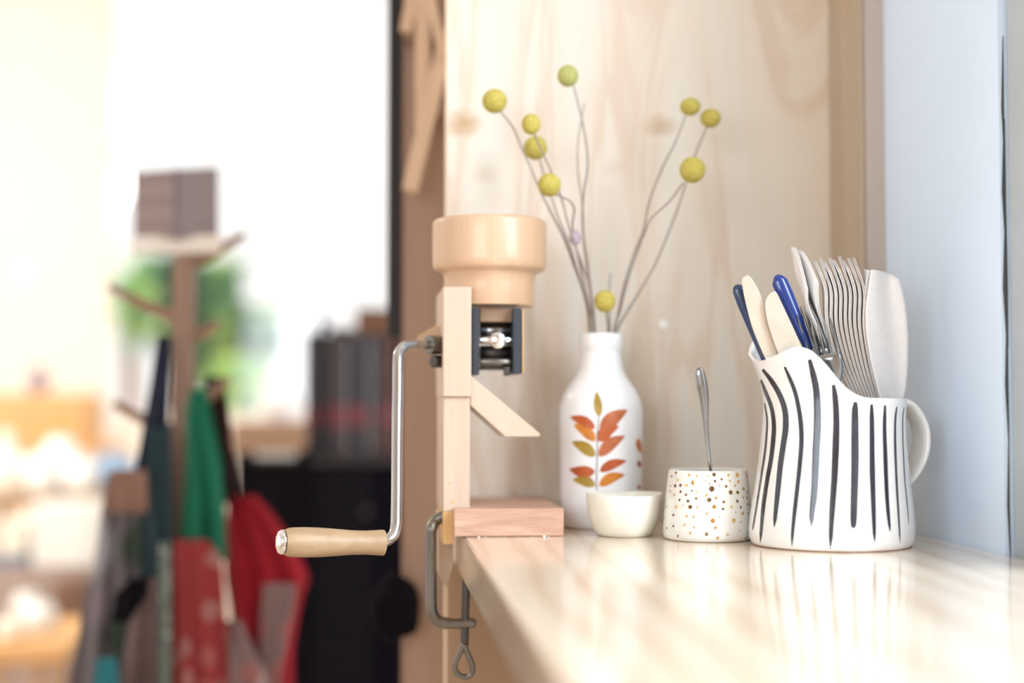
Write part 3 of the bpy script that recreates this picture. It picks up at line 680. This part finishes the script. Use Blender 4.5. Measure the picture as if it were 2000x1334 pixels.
MB().lathe([(0, 0), (17*kh, 0), (23.5*kh, .001), (24*kh, .003), (20*kh, .0055), (10*kh, .007), (0, .0073)], B_ + ax*.0002, 40, axis=ax).build('end_cap', M['chrome'], hn, angle=50)
# clamp
Dc = GY+.045
cp = [(880, 1006), (862, 1010), (850, 1018), (843, 1032), (841.5, 1050), (841.5, 1120), (842, 1180), (845, 1200), (854, 1212), (870, 1217), (895, 1218), (915, 1217), (930, 1216)]
def yd(i): return GY+.030
Lq = smooth_line([at_y(x, y, yd(0)+(.0 if i > 2 else .004)) for i, (x, y) in enumerate(cp)], 5)
cl = thing('screw_clamp', (xa(905), GY+.03, ZC-.10), 'bent steel rod clamp with looped screw gripping the counter below the grain mill', 'clamp')
rr = [11*kH if i < 47 else 9.5*kH for i in range(len(Lq))]; rr[-3:] = [9*kH, 8*kH, 5*kH]
MB().tube(Lq, rr, 18).build('clamp_arm', M['dull_steel'], cl, angle=60)
ys = yd(0)
a = at_y(910, 1098, ys); b = at_y(907, 1262, ys)
a.x = max(a.x, XL+.006); a.z = ZC-.0405
mb = MB(); nT = 60; P = [a + (b-a)*(i/nT) for i in range(nT+1)]
mb.tube(P, [(8.2 if i % 2 else 7.2)*kH for i in range(nT+1)], 16); mb.build('screw', M['dark_steel'], cl, angle=80)
mb = MB(); lp = [(906, 1256), (899, 1272), (890, 1292), (888, 1306), (894, 1317), (907, 1322), (919, 1318), (923, 1306), (919, 1290), (911, 1272), (907, 1258)]
mb.tube(smooth_line([at_y(x, y, ys-.004+.006*math.sin(i/10*PI)) for i, (x, y) in enumerate(lp)], 5), 5.5*kH, 12); mb.build('eye_loop', M['dull_steel'], cl, angle=60)
# crumbs of flour at the front of the base
mb = MB()
for (px, r) in ((935, .0011), (948, .0006), (1010, .0005), (1063, .0017), (1071, .0008), (1040, .0006), (985, .0005)):
    p = at_z(px, 1050, ZC); mb.sphere(p + Vector((0, 0, r*.6)), r, 1, scale=(1, 1, .7))
tag(mb.build('flour_crumbs', M['filler']), 'loose white flour crumbs along the front of the mill base', 'crumbs', kind='stuff')


# ------------------------------------------------------------------ the shop behind, out of focus
# brown plank partition beside the plywood, and the black edge of the glazed front next to it
M['plank'] = wood('brown plank', (.34, .215, .15), (.28, .17, .115), 'Z', 12, .05, .6)
YP = 1.78
mb = MB(); mb.box(pxX(787, YP), pxX(905, YP), YP, YP+.03, 0, 2.9); struct(mb.build('wall_partition', M['plank'], smooth=False))
YF = YP+.0305
mb = MB(); mb.box(pxX(756, YF), pxX(800, YF), YF, YF+.045, za(660, YF), 2.9); struct(mb.build('window_1', mat('black window frame', (.012, .010, .010), .6), smooth=False))
# pale wooden battens of a folding rack hung on the partition
M['batten'] = wood('pale batten', (.70, .50, .35), (.62, .42, .28), 'Z', 20, .05, .5)
yb = YP-.06
rk = thing('folding_rack', at_y(830, 200, yb), 'folded pale wooden rack of crossed battens hung high on the brown partition', 'rack')
def batten(x0, y0, x1, y1, w, y_, nm='batten'):
    a, b = at_y(x0, y0, y_), at_y(x1, y1, y_); t = (b-a).normalized(); nn = Vector((-t.z, 0, t.x))*(w/2)
    MB().prism([a-nn, a+nn, b+nn, b-nn], Vector((0, .014, 0))).build(nm, M['batten'], rk, bevel=.002)
batten(876, 60, 800, 372, .019, yb)
batten(826, -60, 826, 250, .018, yb+.016)
batten(838, -30, 866, 110, .010, yb-.016)
batten(822, -100, 793, 60, .016, yb+.016)
MB().prism([at_y(x, y, yb+.03) for x, y in ((790, 64), (876, 60), (876, 72), (790, 76))], Vector((0, .03, 0))).build('crossbar', M['plank'], rk)
MB().prism([at_y(x, y, yb+.03) for x, y in ((820, 205), (876, 205), (876, 226), (820, 226))], Vector((0, .03, 0))).build('crossbar', M['plank'], rk)

# far wall with a wide shop window; shrubs and pale ground outside
YB = 6.4
fx = lambda px, y=YB: at_y(px, 785, y).x
fz = lambda py, y=YB: at_y(500, py, y).z
M['far_wall'] = mat('cream far wall', (.93, .85, .75), .9, var=.01, vscale=2)
struct(MB().box(-4.5, fx(205), YB, YB+.12, 0, 3.2).build('wall_far', M['far_wall'], smooth=False))
mb = MB(); mb.box(fx(205)+.001, fx(900), YB, YB+.12, 0, fz(812)); struct(mb.build('wall_far_sill', M['far_wall'], smooth=False))
mb = MB(); mb.box(fx(200), fx(900), YB-.03, YB+.02, fz(806), fz(816)); struct(mb.build('trim_5', mat('white sill', (.9, .88, .84), .6), smooth=False))
mb = MB(); mb.box(-30, 30, 9.01, 45, -.25, -.02); struct(mb.build('ground_outside', mat('pale forecourt', (.86, .84, .78), .9), smooth=False))
gl, gnt, gb = nodes('shop window glass'); gt = N(gnt, 'ShaderNodeBsdfTransparent'); gg = N(gnt, 'ShaderNodeBsdfGlossy'); gg.inputs['Roughness'].default_value = .02
gx = N(gnt, 'ShaderNodeMixShader'); gx.inputs[0].default_value = .05; gnt.links.new(gt.outputs[0], gx.inputs[1]); gnt.links.new(gg.outputs[0], gx.inputs[2]); gnt.links.new(gx.outputs[0], gnt.nodes['Material Output'].inputs['Surface']); gnt.nodes.remove(gb)
struct(MB().box(fx(205)+.002, fx(880), YB+.05, YB+.058, fz(812)+.002, 3.2).build('window_2', gl, smooth=False))
def leafm(n_, c_):
    m, nt, b = nodes(n_); f = noise(nt, coords(nt), 6, 2); nt.links.new(ramp(nt, f, [(.3, tuple(x*.7 for x in c_)), (.7, tuple(min(1, x*1.3) for x in c_))]), b.inputs['Base Color']); b.inputs['Roughness'].default_value = .45
    t = N(nt, 'ShaderNodeBsdfTranslucent'); t.inputs[0].default_value = (min(1, c_[0]*1.6), min(1, c_[1]*1.5), c_[2], 1); x = N(nt, 'ShaderNodeMixShader'); x.inputs[0].default_value = .45
    nt.links.new(b.outputs[0], x.inputs[1]); nt.links.new(t.outputs[0], x.inputs[2]); nt.links.new(x.outputs[0], nt.nodes['Material Output'].inputs['Surface']); return m
gm1 = leafm('fresh green leaf', (.15, .38, .22)); gm2 = leafm('deep green leaf', (.035, .16, .11)); gm3 = leafm('lime green leaf', (.48, .66, .26))
def shrub(label, px, py, rx, ry, y, n, mats, wts, holes=(), lit=()):
    c = at_y(px, py, y); k_ = y/FPX; R = random.Random(int(px*7+py)); mb = MB()
    for i in range(n):
        a = R.uniform(0, 2*PI); u = R.uniform(-1, 1); q = R.uniform(.2, 1)**.4; s_ = math.sqrt(1-u*u)
        p = c + Vector((math.cos(a)*s_*q*rx*k_, math.sin(a)*s_*q*rx*k_, u*q*ry*k_))
        if any(math.hypot(p.x-at_y(hx, hy, p.y).x, p.z-at_y(hx, hy, p.y).z) < hr*k_ for hx, hy, hr in holes): continue
        d1 = Vector((R.gauss(0, 1), R.gauss(0, 1), R.gauss(0, 1))).normalized(); d2 = d1.orthogonal().normalized(); L = R.uniform(.05, .10)
        w = L*.35; mi = R.choices(range(len(mats)), wts)[0]; bend = d1.cross(d2)*L*.15
        mb.add([p, p+d1*L*.35+d2*w+bend, p+d1*L*.75+d2*w*.7+bend, p+d1*L, p+d1*L*.75-d2*w*.7+bend, p+d1*L*.35-d2*w+bend], [(0, 1, 2, 3), (0, 3, 4, 5)], mi)
    for hx, hy, hr in lit:      # lime tufts whose colour stands for sunlit highlights
        q_ = at_y(hx, hy, y-.3)
        for i in range(90):
            p = q_ + Vector((R.gauss(0, .5), R.gauss(0, .5), R.gauss(0, .5)))*hr*k_; d1 = Vector((R.gauss(0, .3), -.3, 1)).normalized(); d2 = Vector((1, R.gauss(0, .3), 0)).normalized(); L = .05
            mb.add([p, p+d1*L*.35+d2*L*.35, p+d1*L, p+d1*L*.35-d2*L*.35], [(0, 1, 2, 3)], len(mats)-1)
    r = thing('garden_shrub', (c.x, c.y, -.02), label, 'shrub', 'shrubs outside the shop window')
    mb.build('foliage', mats, r, smooth=False, recalc=False)
    mt = MB()
    for q in range(4):
        e = c + Vector((R.uniform(-.5, .5)*rx*k_, R.uniform(-.3, .3)*rx*k_, 0)); mt.tube([(c.x+.03*q, c.y, -.02), (c.x*.7+e.x*.3, c.y, c.z*.4), e], [.03, .022, .01], 6)
    mt.build('stem', M['plank'], r)
shrub('large deep green shrub outside, right behind the post of the coat stand', 345, 600, 70, 105, 8.0, 1000, [gm2, gm1], (7, 2), holes=((245, 690, 55), (250, 560, 30)))
shrub('broad mixed green shrub outside, to the right of the coat stand post', 450, 650, 92, 135, 8.7, 1700, [gm1, gm2, gm3], (5, 4, 2), holes=((505, 570, 46), (540, 740, 30)), lit=((425, 658, 22), (468, 735, 18)))
shrub('thin light green shrub outside, on the coat stand arm side nearest the cream wall', 262, 590, 42, 90, 7.4, 130, [gm1, gm3], (3, 2))
shrub('low lime green shrub outside, just above the window sill', 470, 750, 60, 50, 7.0, 160, [gm3, gm1], (3, 3))

# coat stand
YC = 2.15
def cp_(px, py, dy=0): return at_y(px, py, YC+dy)
M['stand'] = wood('stand wood', (.29, .17, .12), (.24, .135, .09), 'Z', 12, .06, .5)
post = cp_(356, 1000); cs = thing('coat_stand', (post.x, YC, 0), 'wooden coat stand with angled branch arms, hung with textiles', 'coat stand')
w = .0150; MB().box(post.x-w, post.x+w, YC-w, YC+w, 0, cp_(356, 468).z).build('post', M['stand'], cs, bevel=.003)
for a, b in (((362, 520), (478, 458)), ((350, 622), (212, 560)), ((350, 845), (222, 788)), ((362, 800), (448, 742)), ((362, 660), (430, 630))):
    MB().tube([cp_(*a), cp_((a[0]+b[0])/2, (a[1]+b[1])/2+5), cp_(*b)], [.011, .009, .006], 10).build('arm', M['stand'], cs)
for k_ in range(4):
    a = PI/4+k_*PI/2; d = Vector((math.cos(a), math.sin(a), 0)); c_ = Vector((post.x, YC, 0))
    MB().tube([c_+d*.01+Vector((0, 0, .16)), c_+d*.14+Vector((0, 0, .05)), c_+d*.26+Vector((0, 0, .014))], [.014]*3, 8).build('foot', M['stand'], cs)
# open booklet on top of the post, over a white card
def printed(name, base, ink, sc):
    m, nt, b = nodes(name); v = coords(nt); w_ = N(nt, 'ShaderNodeTexWave', bands_direction='Z'); w_.inputs['Scale'].default_value = sc; nt.links.new(v, w_.inputs['Vector'])
    nz = noise(nt, coords(nt, (60, 60, 140)), 3, 2); f = N(nt, 'ShaderNodeMath', operation='MULTIPLY'); nt.links.new(w_.outputs['Fac'], f.inputs[0]); nt.links.new(nz, f.inputs[1])
    nt.links.new(ramp(nt, f.outputs[0], [(.0, base), (.9, ink)]), b.inputs['Base Color']); b.inputs['Roughness'].default_value = .7; return m
bk = thing('open_booklet', cp_(345, 466), 'open two page booklet of small print propped on top of the coat stand', 'booklet')
yB = YC-.03
sp_ = lambda x, y, dy=0: at_y(x, y, yB+dy)
MB().prism([sp_(262, 337, .03), sp_(345, 331), sp_(345, 466), sp_(262, 464, .03)], Vector((.0005, .003, 0))).build('page', printed('mauve pictured page', (.33, .26, .25), (.22, .165, .17), 9), bk)
MB().prism([sp_(346, 331), sp_(426, 327, .03), sp_(426, 460, .03), sp_(346, 466)], Vector((-.0005, .003, 0))).build('page', printed('mauve printed page', (.30, .25, .25), (.17, .14, .15), 26), bk)
MB().box(sp_(341, 400).x, sp_(350, 400).x, yB-.003, yB, sp_(345, 468).z, sp_(345, 330).z).build('spine', mat('dark booklet spine', (.20, .15, .17), .7), bk)
o = MB().prism([at_y(256, 462, YC-.018), at_y(432, 458, YC-.018), at_y(432, 492, YC-.018), at_y(256, 498, YC-.018)], Vector((0, .0025, 0))).build('white_card', mat('white card', (.80, .74, .68), .8))
tag(o, 'blank white card fixed below the open booklet on the coat stand', 'card')

def cloth(name, label, cat, rows, y, m, folds=4, amp=.02, thick=.003, phase=0, grp=None, nx=40):
    """hanging cloth: rows of (py, left px, right px)"""
    R = []; nr = 36; y0, y1 = rows[0][0], rows[-1][0]
    lt = [(r[0], r[1]) for r in rows]; rt_ = [(r[0], r[2]) for r in rows]
    def smt(tab, v, w_): return sum(interp(tab, v+o_*w_) for o_ in (-1, -.5, 0, .5, 1))/5
    for i in range(nr+1):
        py = y0+(y1-y0)*i/nr; w_ = min(14, (y1-y0)*.04); l, r_ = smt(lt, py, w_), smt(rt_, py, w_); row = []
        for k_ in range(nx+1):
            u = k_/nx; t = i/nr
            dy = amp*.75*(.25+.75*t)*math.sin(folds*2*PI*(u+.04*math.sin(5*t+phase))+phase) + amp*.6*math.sin(3*u+4*t+phase)
            row.append(at_y(l+(r_-l)*u, py, y+dy))
        R.append(row)
    o = MB().grid(R).build(name, m, solid=thick, angle=80)
    return tag(o, label, cat, grp)
fab = lambda n_, c_, v_=.12, vs_=25: mat(n_, c_, .95, var=v_, vscale=vs_, bumps=.2, bscale=300)
def spotted(name, base, cs_, scale, thr=.25):
    m, nt, b = nodes(name); v = coords(nt); vo = N(nt, 'ShaderNodeTexVoronoi'); vo.inputs['Scale'].default_value = scale; nt.links.new(v, vo.inputs['Vector'])
    sep = N(nt, 'ShaderNodeSeparateColor'); nt.links.new(vo.outputs['Color'], sep.inputs[0]); r = N(nt, 'ShaderNodeValToRGB'); r.color_ramp.interpolation = 'CONSTANT'; e = r.color_ramp.elements
    while len(e) < len(cs_): e.new(.5)
    for i, c_ in enumerate(cs_): e[i].position = i/len(cs_); e[i].color = (*c_, 1)
    nt.links.new(sep.outputs[0], r.inputs['Fac']); msk = ramp(nt, vo.outputs['Distance'], [(thr, (1, 1, 1)), (thr+.12, (0, 0, 0))])
    nt.links.new(mix(nt, msk, base, r.outputs['Color']), b.inputs['Base Color']); b.inputs['Roughness'].default_value = .95; return m
red = fab('crimson cotton', (.30, .004, .016)); green = fab('emerald cotton', (.001, .13, .07), .1); teal = fab('dark teal cotton', (.013, .034, .044)); navy = fab('navy cotton', (.008, .012, .032)); maroon = fab('dark maroon wool', (.030, .009, .010)); blk = mat('black cloth', (.005, .004, .007), 1, var=.2, spec=.08)
redp = spotted('red cloth with pale print', (.27, .03, .035), [(.33, .09, .09), (.33, .14, .13), (.25, .015, .03)], 26, .35)
pale = spotted('pale pink printed cloth', (.20, .13, .13), [(.30, .12, .12), (.32, .25, .24)], 18, .3)
floral = spotted('grey floral print', (.14, .12, .13), [(.42, .20, .03), (.03, .05, .035), (.26, .25, .27), (.22, .16, .20), (.05, .08, .07)], 9, .4)
check = spotted('grey green checked tape', (.12, .15, .13), [(.24, .28, .25), (.06, .08, .08)], 70, .3)
G_ = 'textiles hung on the coat stand'
cloth('scarf', 'narrow navy scarf hanging behind the teal towel, left of the post', 'scarf', [(655, 308, 334), (740, 296, 332), (860, 275, 325), (935, 262, 322)], YC-.035, navy, 2, .008, grp=G_)
cloth('tea_towel', 'long dark teal towel hanging left of the post above the floral bag', 'towel', [(835, 288, 334), (950, 284, 336), (1080, 280, 338), (1150, 272, 340)], YC-.060, teal, 2, .010, grp=G_)
cloth('apron', 'emerald green apron hanging in folds right of the post', 'apron', [(762, 372, 402), (800, 364, 410), (900, 362, 432), (1000, 358, 440), (1062, 354, 442), (1095, 400, 444)], YC-.055, green, 2.2, .016, phase=1, grp=G_)
cloth('shawl', 'dark maroon shawl hanging behind the green apron', 'shawl', [(735, 405, 435), (800, 398, 446), (900, 405, 456), (985, 410, 462)], YC+.02, maroon, 2, .010, grp=G_)
cloth('apron', 'plain crimson red apron flaring out to the right of the green one', 'apron', [(968, 448, 495), (1000, 444, 530), (1060, 440, 572), (1130, 440, 606), (1160, 446, 590), (1260, 458, 572), (1400, 470, 575)], YC+.01, red, 3, .02, phase=2, grp=G_)
cloth('tea_towel', 'red towel with faded pale print below the green apron', 'towel', [(1055, 342, 400), (1085, 336, 432), (1200, 334, 440), (1400, 332, 446)], YC-.085, redp, 2.5, .012, phase=.5, grp=G_)
cloth('tea_towel', 'pale pink printed towel lying over the crimson apron at its right side', 'towel', [(1140, 516, 580), (1200, 510, 572), (1300, 506, 548), (1400, 502, 540)], YC-.055, pale, 2, .008, grp=G_)
cloth('tea_towel', 'pale pink printed towel flaring between the red printed towel and the crimson apron', 'towel', [(1212, 438, 470), (1260, 434, 492), (1330, 432, 528), (1400, 432, 545)], YC-.07, pale, 2, .008, phase=2, grp=G_)
cloth('checked_tape', 'narrow grey green checked tape hanging beside the red printed towel', 'tape', [(1058, 311, 333), (1200, 311, 334), (1400, 311, 335)], YC-.105, check, 1, .002, grp=G_)
bgm = cloth('cloth_bag', 'grey cloth bag with orange and green floral print hanging lowest on the left', 'bag', [(925, 214, 284), (990, 200, 286), (1100, 184, 290), (1200, 160, 300), (1330, 140, 316), (1400, 134, 320)], YC-.03, floral, 3, .02, phase=1, grp=G_)
cloth('cloth_wrap', 'plain brown cloth folded over the top of the floral bag', 'cloth', [(918, 218, 286), (960, 208, 288), (1000, 202, 288)], YC-.075, fab('brown linen', (.22, .12, .09)), 2, .006, grp=G_)
cloth('tea_towel', 'crumpled greyish rose towel between the floral bag and the checked tape', 'towel', [(1130, 285, 318), (1190, 258, 318), (1290, 240, 318), (1400, 236, 318)], YC-.080, fab('dusty rose cloth', (.13, .085, .085)), 2, .012, phase=2, grp=G_)
cloth('tea_towel', 'dark towel corner draped over the middle of the floral bag', 'towel', [(1128, 262, 290), (1160, 226, 288), (1215, 218, 250)], YC-.13, blk, 1.5, .008, grp=G_)
cloth('tea_towel', 'bright teal towel showing at the very bottom under the floral bag', 'towel', [(1285, 190, 226), (1400, 172, 240)], YC-.11, fab('bright teal', (.02, .16, .19)), 1.5, .006, grp=G_)

# black cabinet with a brown top, a row of dark bottles-shaped files and a brown box, black bag in front
YK = 3.3
kx = lambda px, y=YK: at_y(px, 785, y).x
kz = lambda py, y=YK: at_y(600, py, y).z
cab = thing('cabinet', ((kx(470)+kx(850))/2, YK+.25, 0), 'low black cabinet standing behind the red apron and carrying a row of files', 'cabinet')
MB().box(kx(486), kx(850), YK, YK+.45, 0, kz(907)).build('body', blk, cab, bevel=.004)
MB().box(kx(468), kx(850), YK-.02, YK+.47, kz(907), kz(893)).build('top', mat('dark cabinet top', (.03, .022, .022), .7), cab, bevel=.004)
for a, b in ((492, 608), (612, 728)): 
    d_ = MB().box(kx(a), kx(b), YK-.015, YK-.0005, .06, kz(915)).build('door', mat('black door panel', (.007, .006, .009), .9, spec=.1), cab, bevel=.003)
    MB().sphere((kx(b-12), YK-.022, kz(1000)), .010, 2).build('knob', M['dark_steel'], d_)
bands = mat('red label band', (.13, .02, .028), .6); foot_ = mat('grey brown base', (.16, .12, .11), .5)
cols_ = [((596, 619), (.050, .045, .055), 648, 'slim grey upright file standing first in the row, nearest the window'), ((621, 637), (.006, .006, .008), 640, 'narrow black upright file in the row on the cabinet'), ((639, 678), (.070, .050, .058), 655, 'wide dusky brown upright file with a red band'), ((681, 721), (.050, .045, .058), 655, 'wide slate upright file with a red band'), ((723, 740), (.018, .010, .035), 650, 'narrow violet black upright file beside the reddish one'), ((742, 835), (.10, .030, .022), 652, 'dark reddish brown upright file last in the row by the partition')]
for (a, b), c_, top_, lab in cols_:
    r = thing('box_file', (kx((a+b)/2), YK+.12, kz(893)), lab, 'file', 'dark upright files on the cabinet')
    y0 = YK+.02; MB().box(kx(a, y0), kx(b, y0), y0, y0+.22, kz(893)+.0005, kz(top_, y0)).build('case', mat('file ' + lab[:14], tuple(x*.55 for x in c_), .7), r, bevel=.004)
    if b-a > 20: 
        MB().box(kx(a+1, y0), kx(b-1, y0), y0-.002, y0-.0003, kz(834, y0), kz(792, y0)).build('label_band', bands, r)
o = MB().box(kx(694), kx(840), YK+.02, YK+.24, kz(651), kz(600)).build('brown_box', mat('dark brown cardboard', (.13, .055, .025), .7), bevel=.003); tag(o, 'dark brown box lying on top of the row of upright files', 'box')
o = MB().box(kx(644), kx(692), YK+.03, YK+.2, kz(654), kz(638)).build('flat_case', mat('near black case', (.03, .015, .012), .6), bevel=.003); tag(o, 'flat near black case lying on the upright files beside the brown box', 'case')
mb = MB(); c_ = Vector((kx(632, YK+.12), YK+.12, kz(640, YK+.12))); mb.lathe([(0, 0), (.014, 0), (.014, .01), (.004, .02), (.004, .045), (0, .047)], c_, 20); tag(mb.build('stopper', blk), 'small dark knobbed stopper standing on the narrow black file', 'stopper')
# white round pot on the wooden side table in front of the cabinet
r = thing('side_table', (kx(520, 3.1), 3.1, 0), 'small wooden table standing behind the green apron and carrying a white pot', 'table')
MB().box(kx(455, 3.0), kx(592, 3.0), 2.98, 3.22, kz(882, 3.0), kz(828, 3.0)).build('table_top', wood('warm table wood', (.42, .25, .15), (.34, .20, .12), 'X', 10), r, bevel=.003)
for a, y_ in ((462, 3.0), (580, 3.0), (462, 3.2), (580, 3.2)): MB().box(kx(a, 3.0), kx(a, 3.0)+.02, y_-.01, y_+.01, 0, kz(882, 3.0)-.0005).build('leg', blk, r)
zt = kz(828, 3.0)+.0005; c_ = Vector((kx(550, 3.08), 3.08, zt))
o = MB().lathe([(0, 0), (.024, 0), (.040, .02), (.044, .045), (.036, .066), (.024, .076), (.022, .070), (.034, .06), (.036, .03), (0, .012)], c_, 40).build('round_pot', mat('bright white pot', (.95, .93, .92), .4)); tag(o, 'round white pot on the small wooden table below the shrubs', 'pot')
# black bag on the partition's foot
c_ = at_y(774, 1185, YP-.026); mb = MB(); mb.sphere(c_, .033, 3, scale=(.95, .8, 1.25), fn=lambda q: 1+.08*math.sin(5*q.x+3*q.z)); 
o = mb.build('black_bag', blk); tag(o, 'small slouched black bag hanging low beside the brown partition', 'bag')

# ---- furniture and wares in the bright left corner of the shop
tan = wood('orange pine', (.80, .48, .22), (.72, .40, .16), 'X', 8, .06, .6); tan2 = wood('pale oak', (.66, .46, .32), (.56, .37, .24), 'X', 8, .06, .6); tan3 = mat('darker tan board', (.46, .31, .20), .7); brown = mat('brown leather seat', (.20, .11, .075), .6); wht = mat('bright white ware', (.96, .94, .90), .35, coat=.3); ivory = mat('ivory enamel', (.95, .88, .76), .5); bluec = fab('pale blue cloth', (.30, .42, .58)); greyb = mat('grey blue crate', (.22, .26, .32), .7)
Y1 = 4.6
lx = lambda px, y=Y1: at_y(px, 785, y).x
lz = lambda py, y=Y1: at_y(100, py, y).z
def block(name, label, cat, x0, x1, y0, y1, y, dep, m, grp=None, bev=.006):
    o = MB().box(lx(x0, y), lx(x1, y), y, y+dep, lz(y1, y), lz(y0, y)).build(name, m, bevel=bev); return tag(o, label, cat, grp)
def table(label, x0, x1, ytop, th, y, dep, m, name='display_table', legm=None):
    zt_ = lz(ytop, y); a, b = lx(x0, y), lx(x1, y); r = thing(name, ((a+b)/2, y+dep/2, 0), label, 'table')
    MB().box(a, b, y, y+dep, zt_-th, zt_).build('table_top', m, r, bevel=.004)
    for x_, q in ((a+.03, y+.03), (b-.05, y+.03), (a+.03, y+dep-.05), (b-.05, y+dep-.05)): MB().box(x_, x_+.03, q, q+.03, 0, zt_-th-.0005).build('leg', legm or m, r)
    return zt_
zt1 = table('long tall pine display table at the far left holding an orange crate', -60, 205, 868, .03, 5.2, .55, tan)
block('wooden_crate', 'orange pine crate on the tall display table', 'crate', -40, 168, 768, 866, 5.3, .35, tan)
o = MB().lathe([(0, 0), (.03, 0), (.045, .04), (.02, .08), (.022, .10), (.018, .10), (.015, .08), (.03, .04), (0, .01)], (lx(75, 5.4), 5.4, lz(767, 5.4)), 28).build('small_vase', mat('violet grey glaze', (.35, .26, .32), .5)); tag(o, 'little violet grey vase on top of the orange crate', 'vase')
zt2 = table('white topped table in the middle of the bright corner, stacked with white ware', -30, 205, 968, .03, 4.3, .55, tan3)  # top and legs share one darker tan
def jar(label, px, y, r, h, z, m=None, nm='ceramic_jar', cat='jar', grp='white jars and bowls in the bright corner'):
    c_ = Vector((lx(px, y), y, z+.0005)); o = MB().lathe([(0, 0), (r*.7, 0), (r, h*.2), (r, h*.7), (r*.65, h*.95), (r*.6, h), (r*.5, h), (r*.55, h*.9), (r*.9, h*.65), (r*.85, h*.2), (0, h*.1)], c_, 36).build(nm, m or wht); return tag(o, label, cat, grp)
jar('tallest white jar on the white ware table', 118, 4.5, .058, .165, zt2); jar('squat white jar to the right of the tallest one', 157, 4.42, .055, .10, zt2); jar('white jar in front of the tallest one on its left side', 84, 4.40, .050, .115, zt2)
jar('ivory jar at the left end of the white ware table', 20, 4.45, .062, .12, zt2, ivory); jar('narrow ivory jar behind the left ivory jar', 12, 4.65, .035, .185, zt2, ivory)
o = MB().sphere((lx(218, 4.5), 4.5, zt2+.06), .085, 3, scale=(.9, .7, .72), fn=lambda q: 1+.1*math.sin(6*q.x)*math.cos(5*q.z)).build('folded_cloth', bluec); tag(o, 'bundled pale blue cloth at the right end of the white ware table', 'cloth')
block('white_box', 'large plain white carton under the white ware table', 'box', 66, 190, 985, 1107, 4.06, .20, wht)
block('plinth', 'long pale plinth carrying the large white carton and the grey blue crate', 'plinth', -40, 205, 1108, 1620, 4.05, .22, mat('pale pinkish plinth', (.44, .34, .30), .8))
block('grey_crate', 'grey blue crate beside the large white carton', 'crate', -20, 58, 1085, 1107, 4.06, .2, greyb)
block('card_box', 'small pinkish white box standing on the grey blue crate', 'box', 4, 52, 1015, 1084, 4.07, .15, ivory)
SY = 3.9; st = thing('stool', (lx(135, SY), SY, 0), 'stool with a brown leather seat standing beside the floral bag', 'stool')
MB().box(lx(106, SY), lx(172, SY), SY, SY+.13, lz(1240, SY), lz(1130, SY)).build('seat', brown, st, bevel=.02, seg=4)
for a, y_ in ((110, SY+.02), (160, SY+.02), (110, SY+.10), (160, SY+.10)): MB().box(lx(a, SY), lx(a, SY)+.02, y_-.01, y_+.01, 0, lz(1240, SY)-.0005).build('leg', M['plank'], st)
zt3 = table('low orange pine table in the near left corner with white cups on it', -40, 138, 1262, .04, 3.4, .45, tan, legm=tan2)
jar('wide white cup on the low orange pine table, furthest right', 84, 3.6, .040, .075, zt3, nm='cup', cat='cup'); jar('white cup behind the widest cup on the low pine table', 58, 3.72, .036, .085, zt3, nm='cup', cat='cup'); jar('small ivory cup at the front of the low pine table', 28, 3.5, .034, .055, zt3, ivory, nm='cup', cat='cup')
# bare bulb on a cord near the cream wall
lb = at_y(45, 527, 4.9); pl = thing('pendant_lamp', lb, 'small bare bulb hanging on a thin cord before the cream wall', 'lamp')
em, ent, eb = nodes('lit bulb'); eb.inputs['Emission Color'].default_value = (1, .97, .9, 1); eb.inputs['Emission Strength'].default_value = 14; eb.inputs['Base Color'].default_value = (1, 1, 1, 1)
MB().sphere(lb, .016, 3).build('bulb', em, pl); MB().tube([lb+Vector((0, 0, .016)), lb+Vector((0, 0, 1.6))], .0012, 6).build('cord', M['far_wall'], pl)
for o in bpy.data.objects:
    if '_o' in o.keys(): del o['_o']
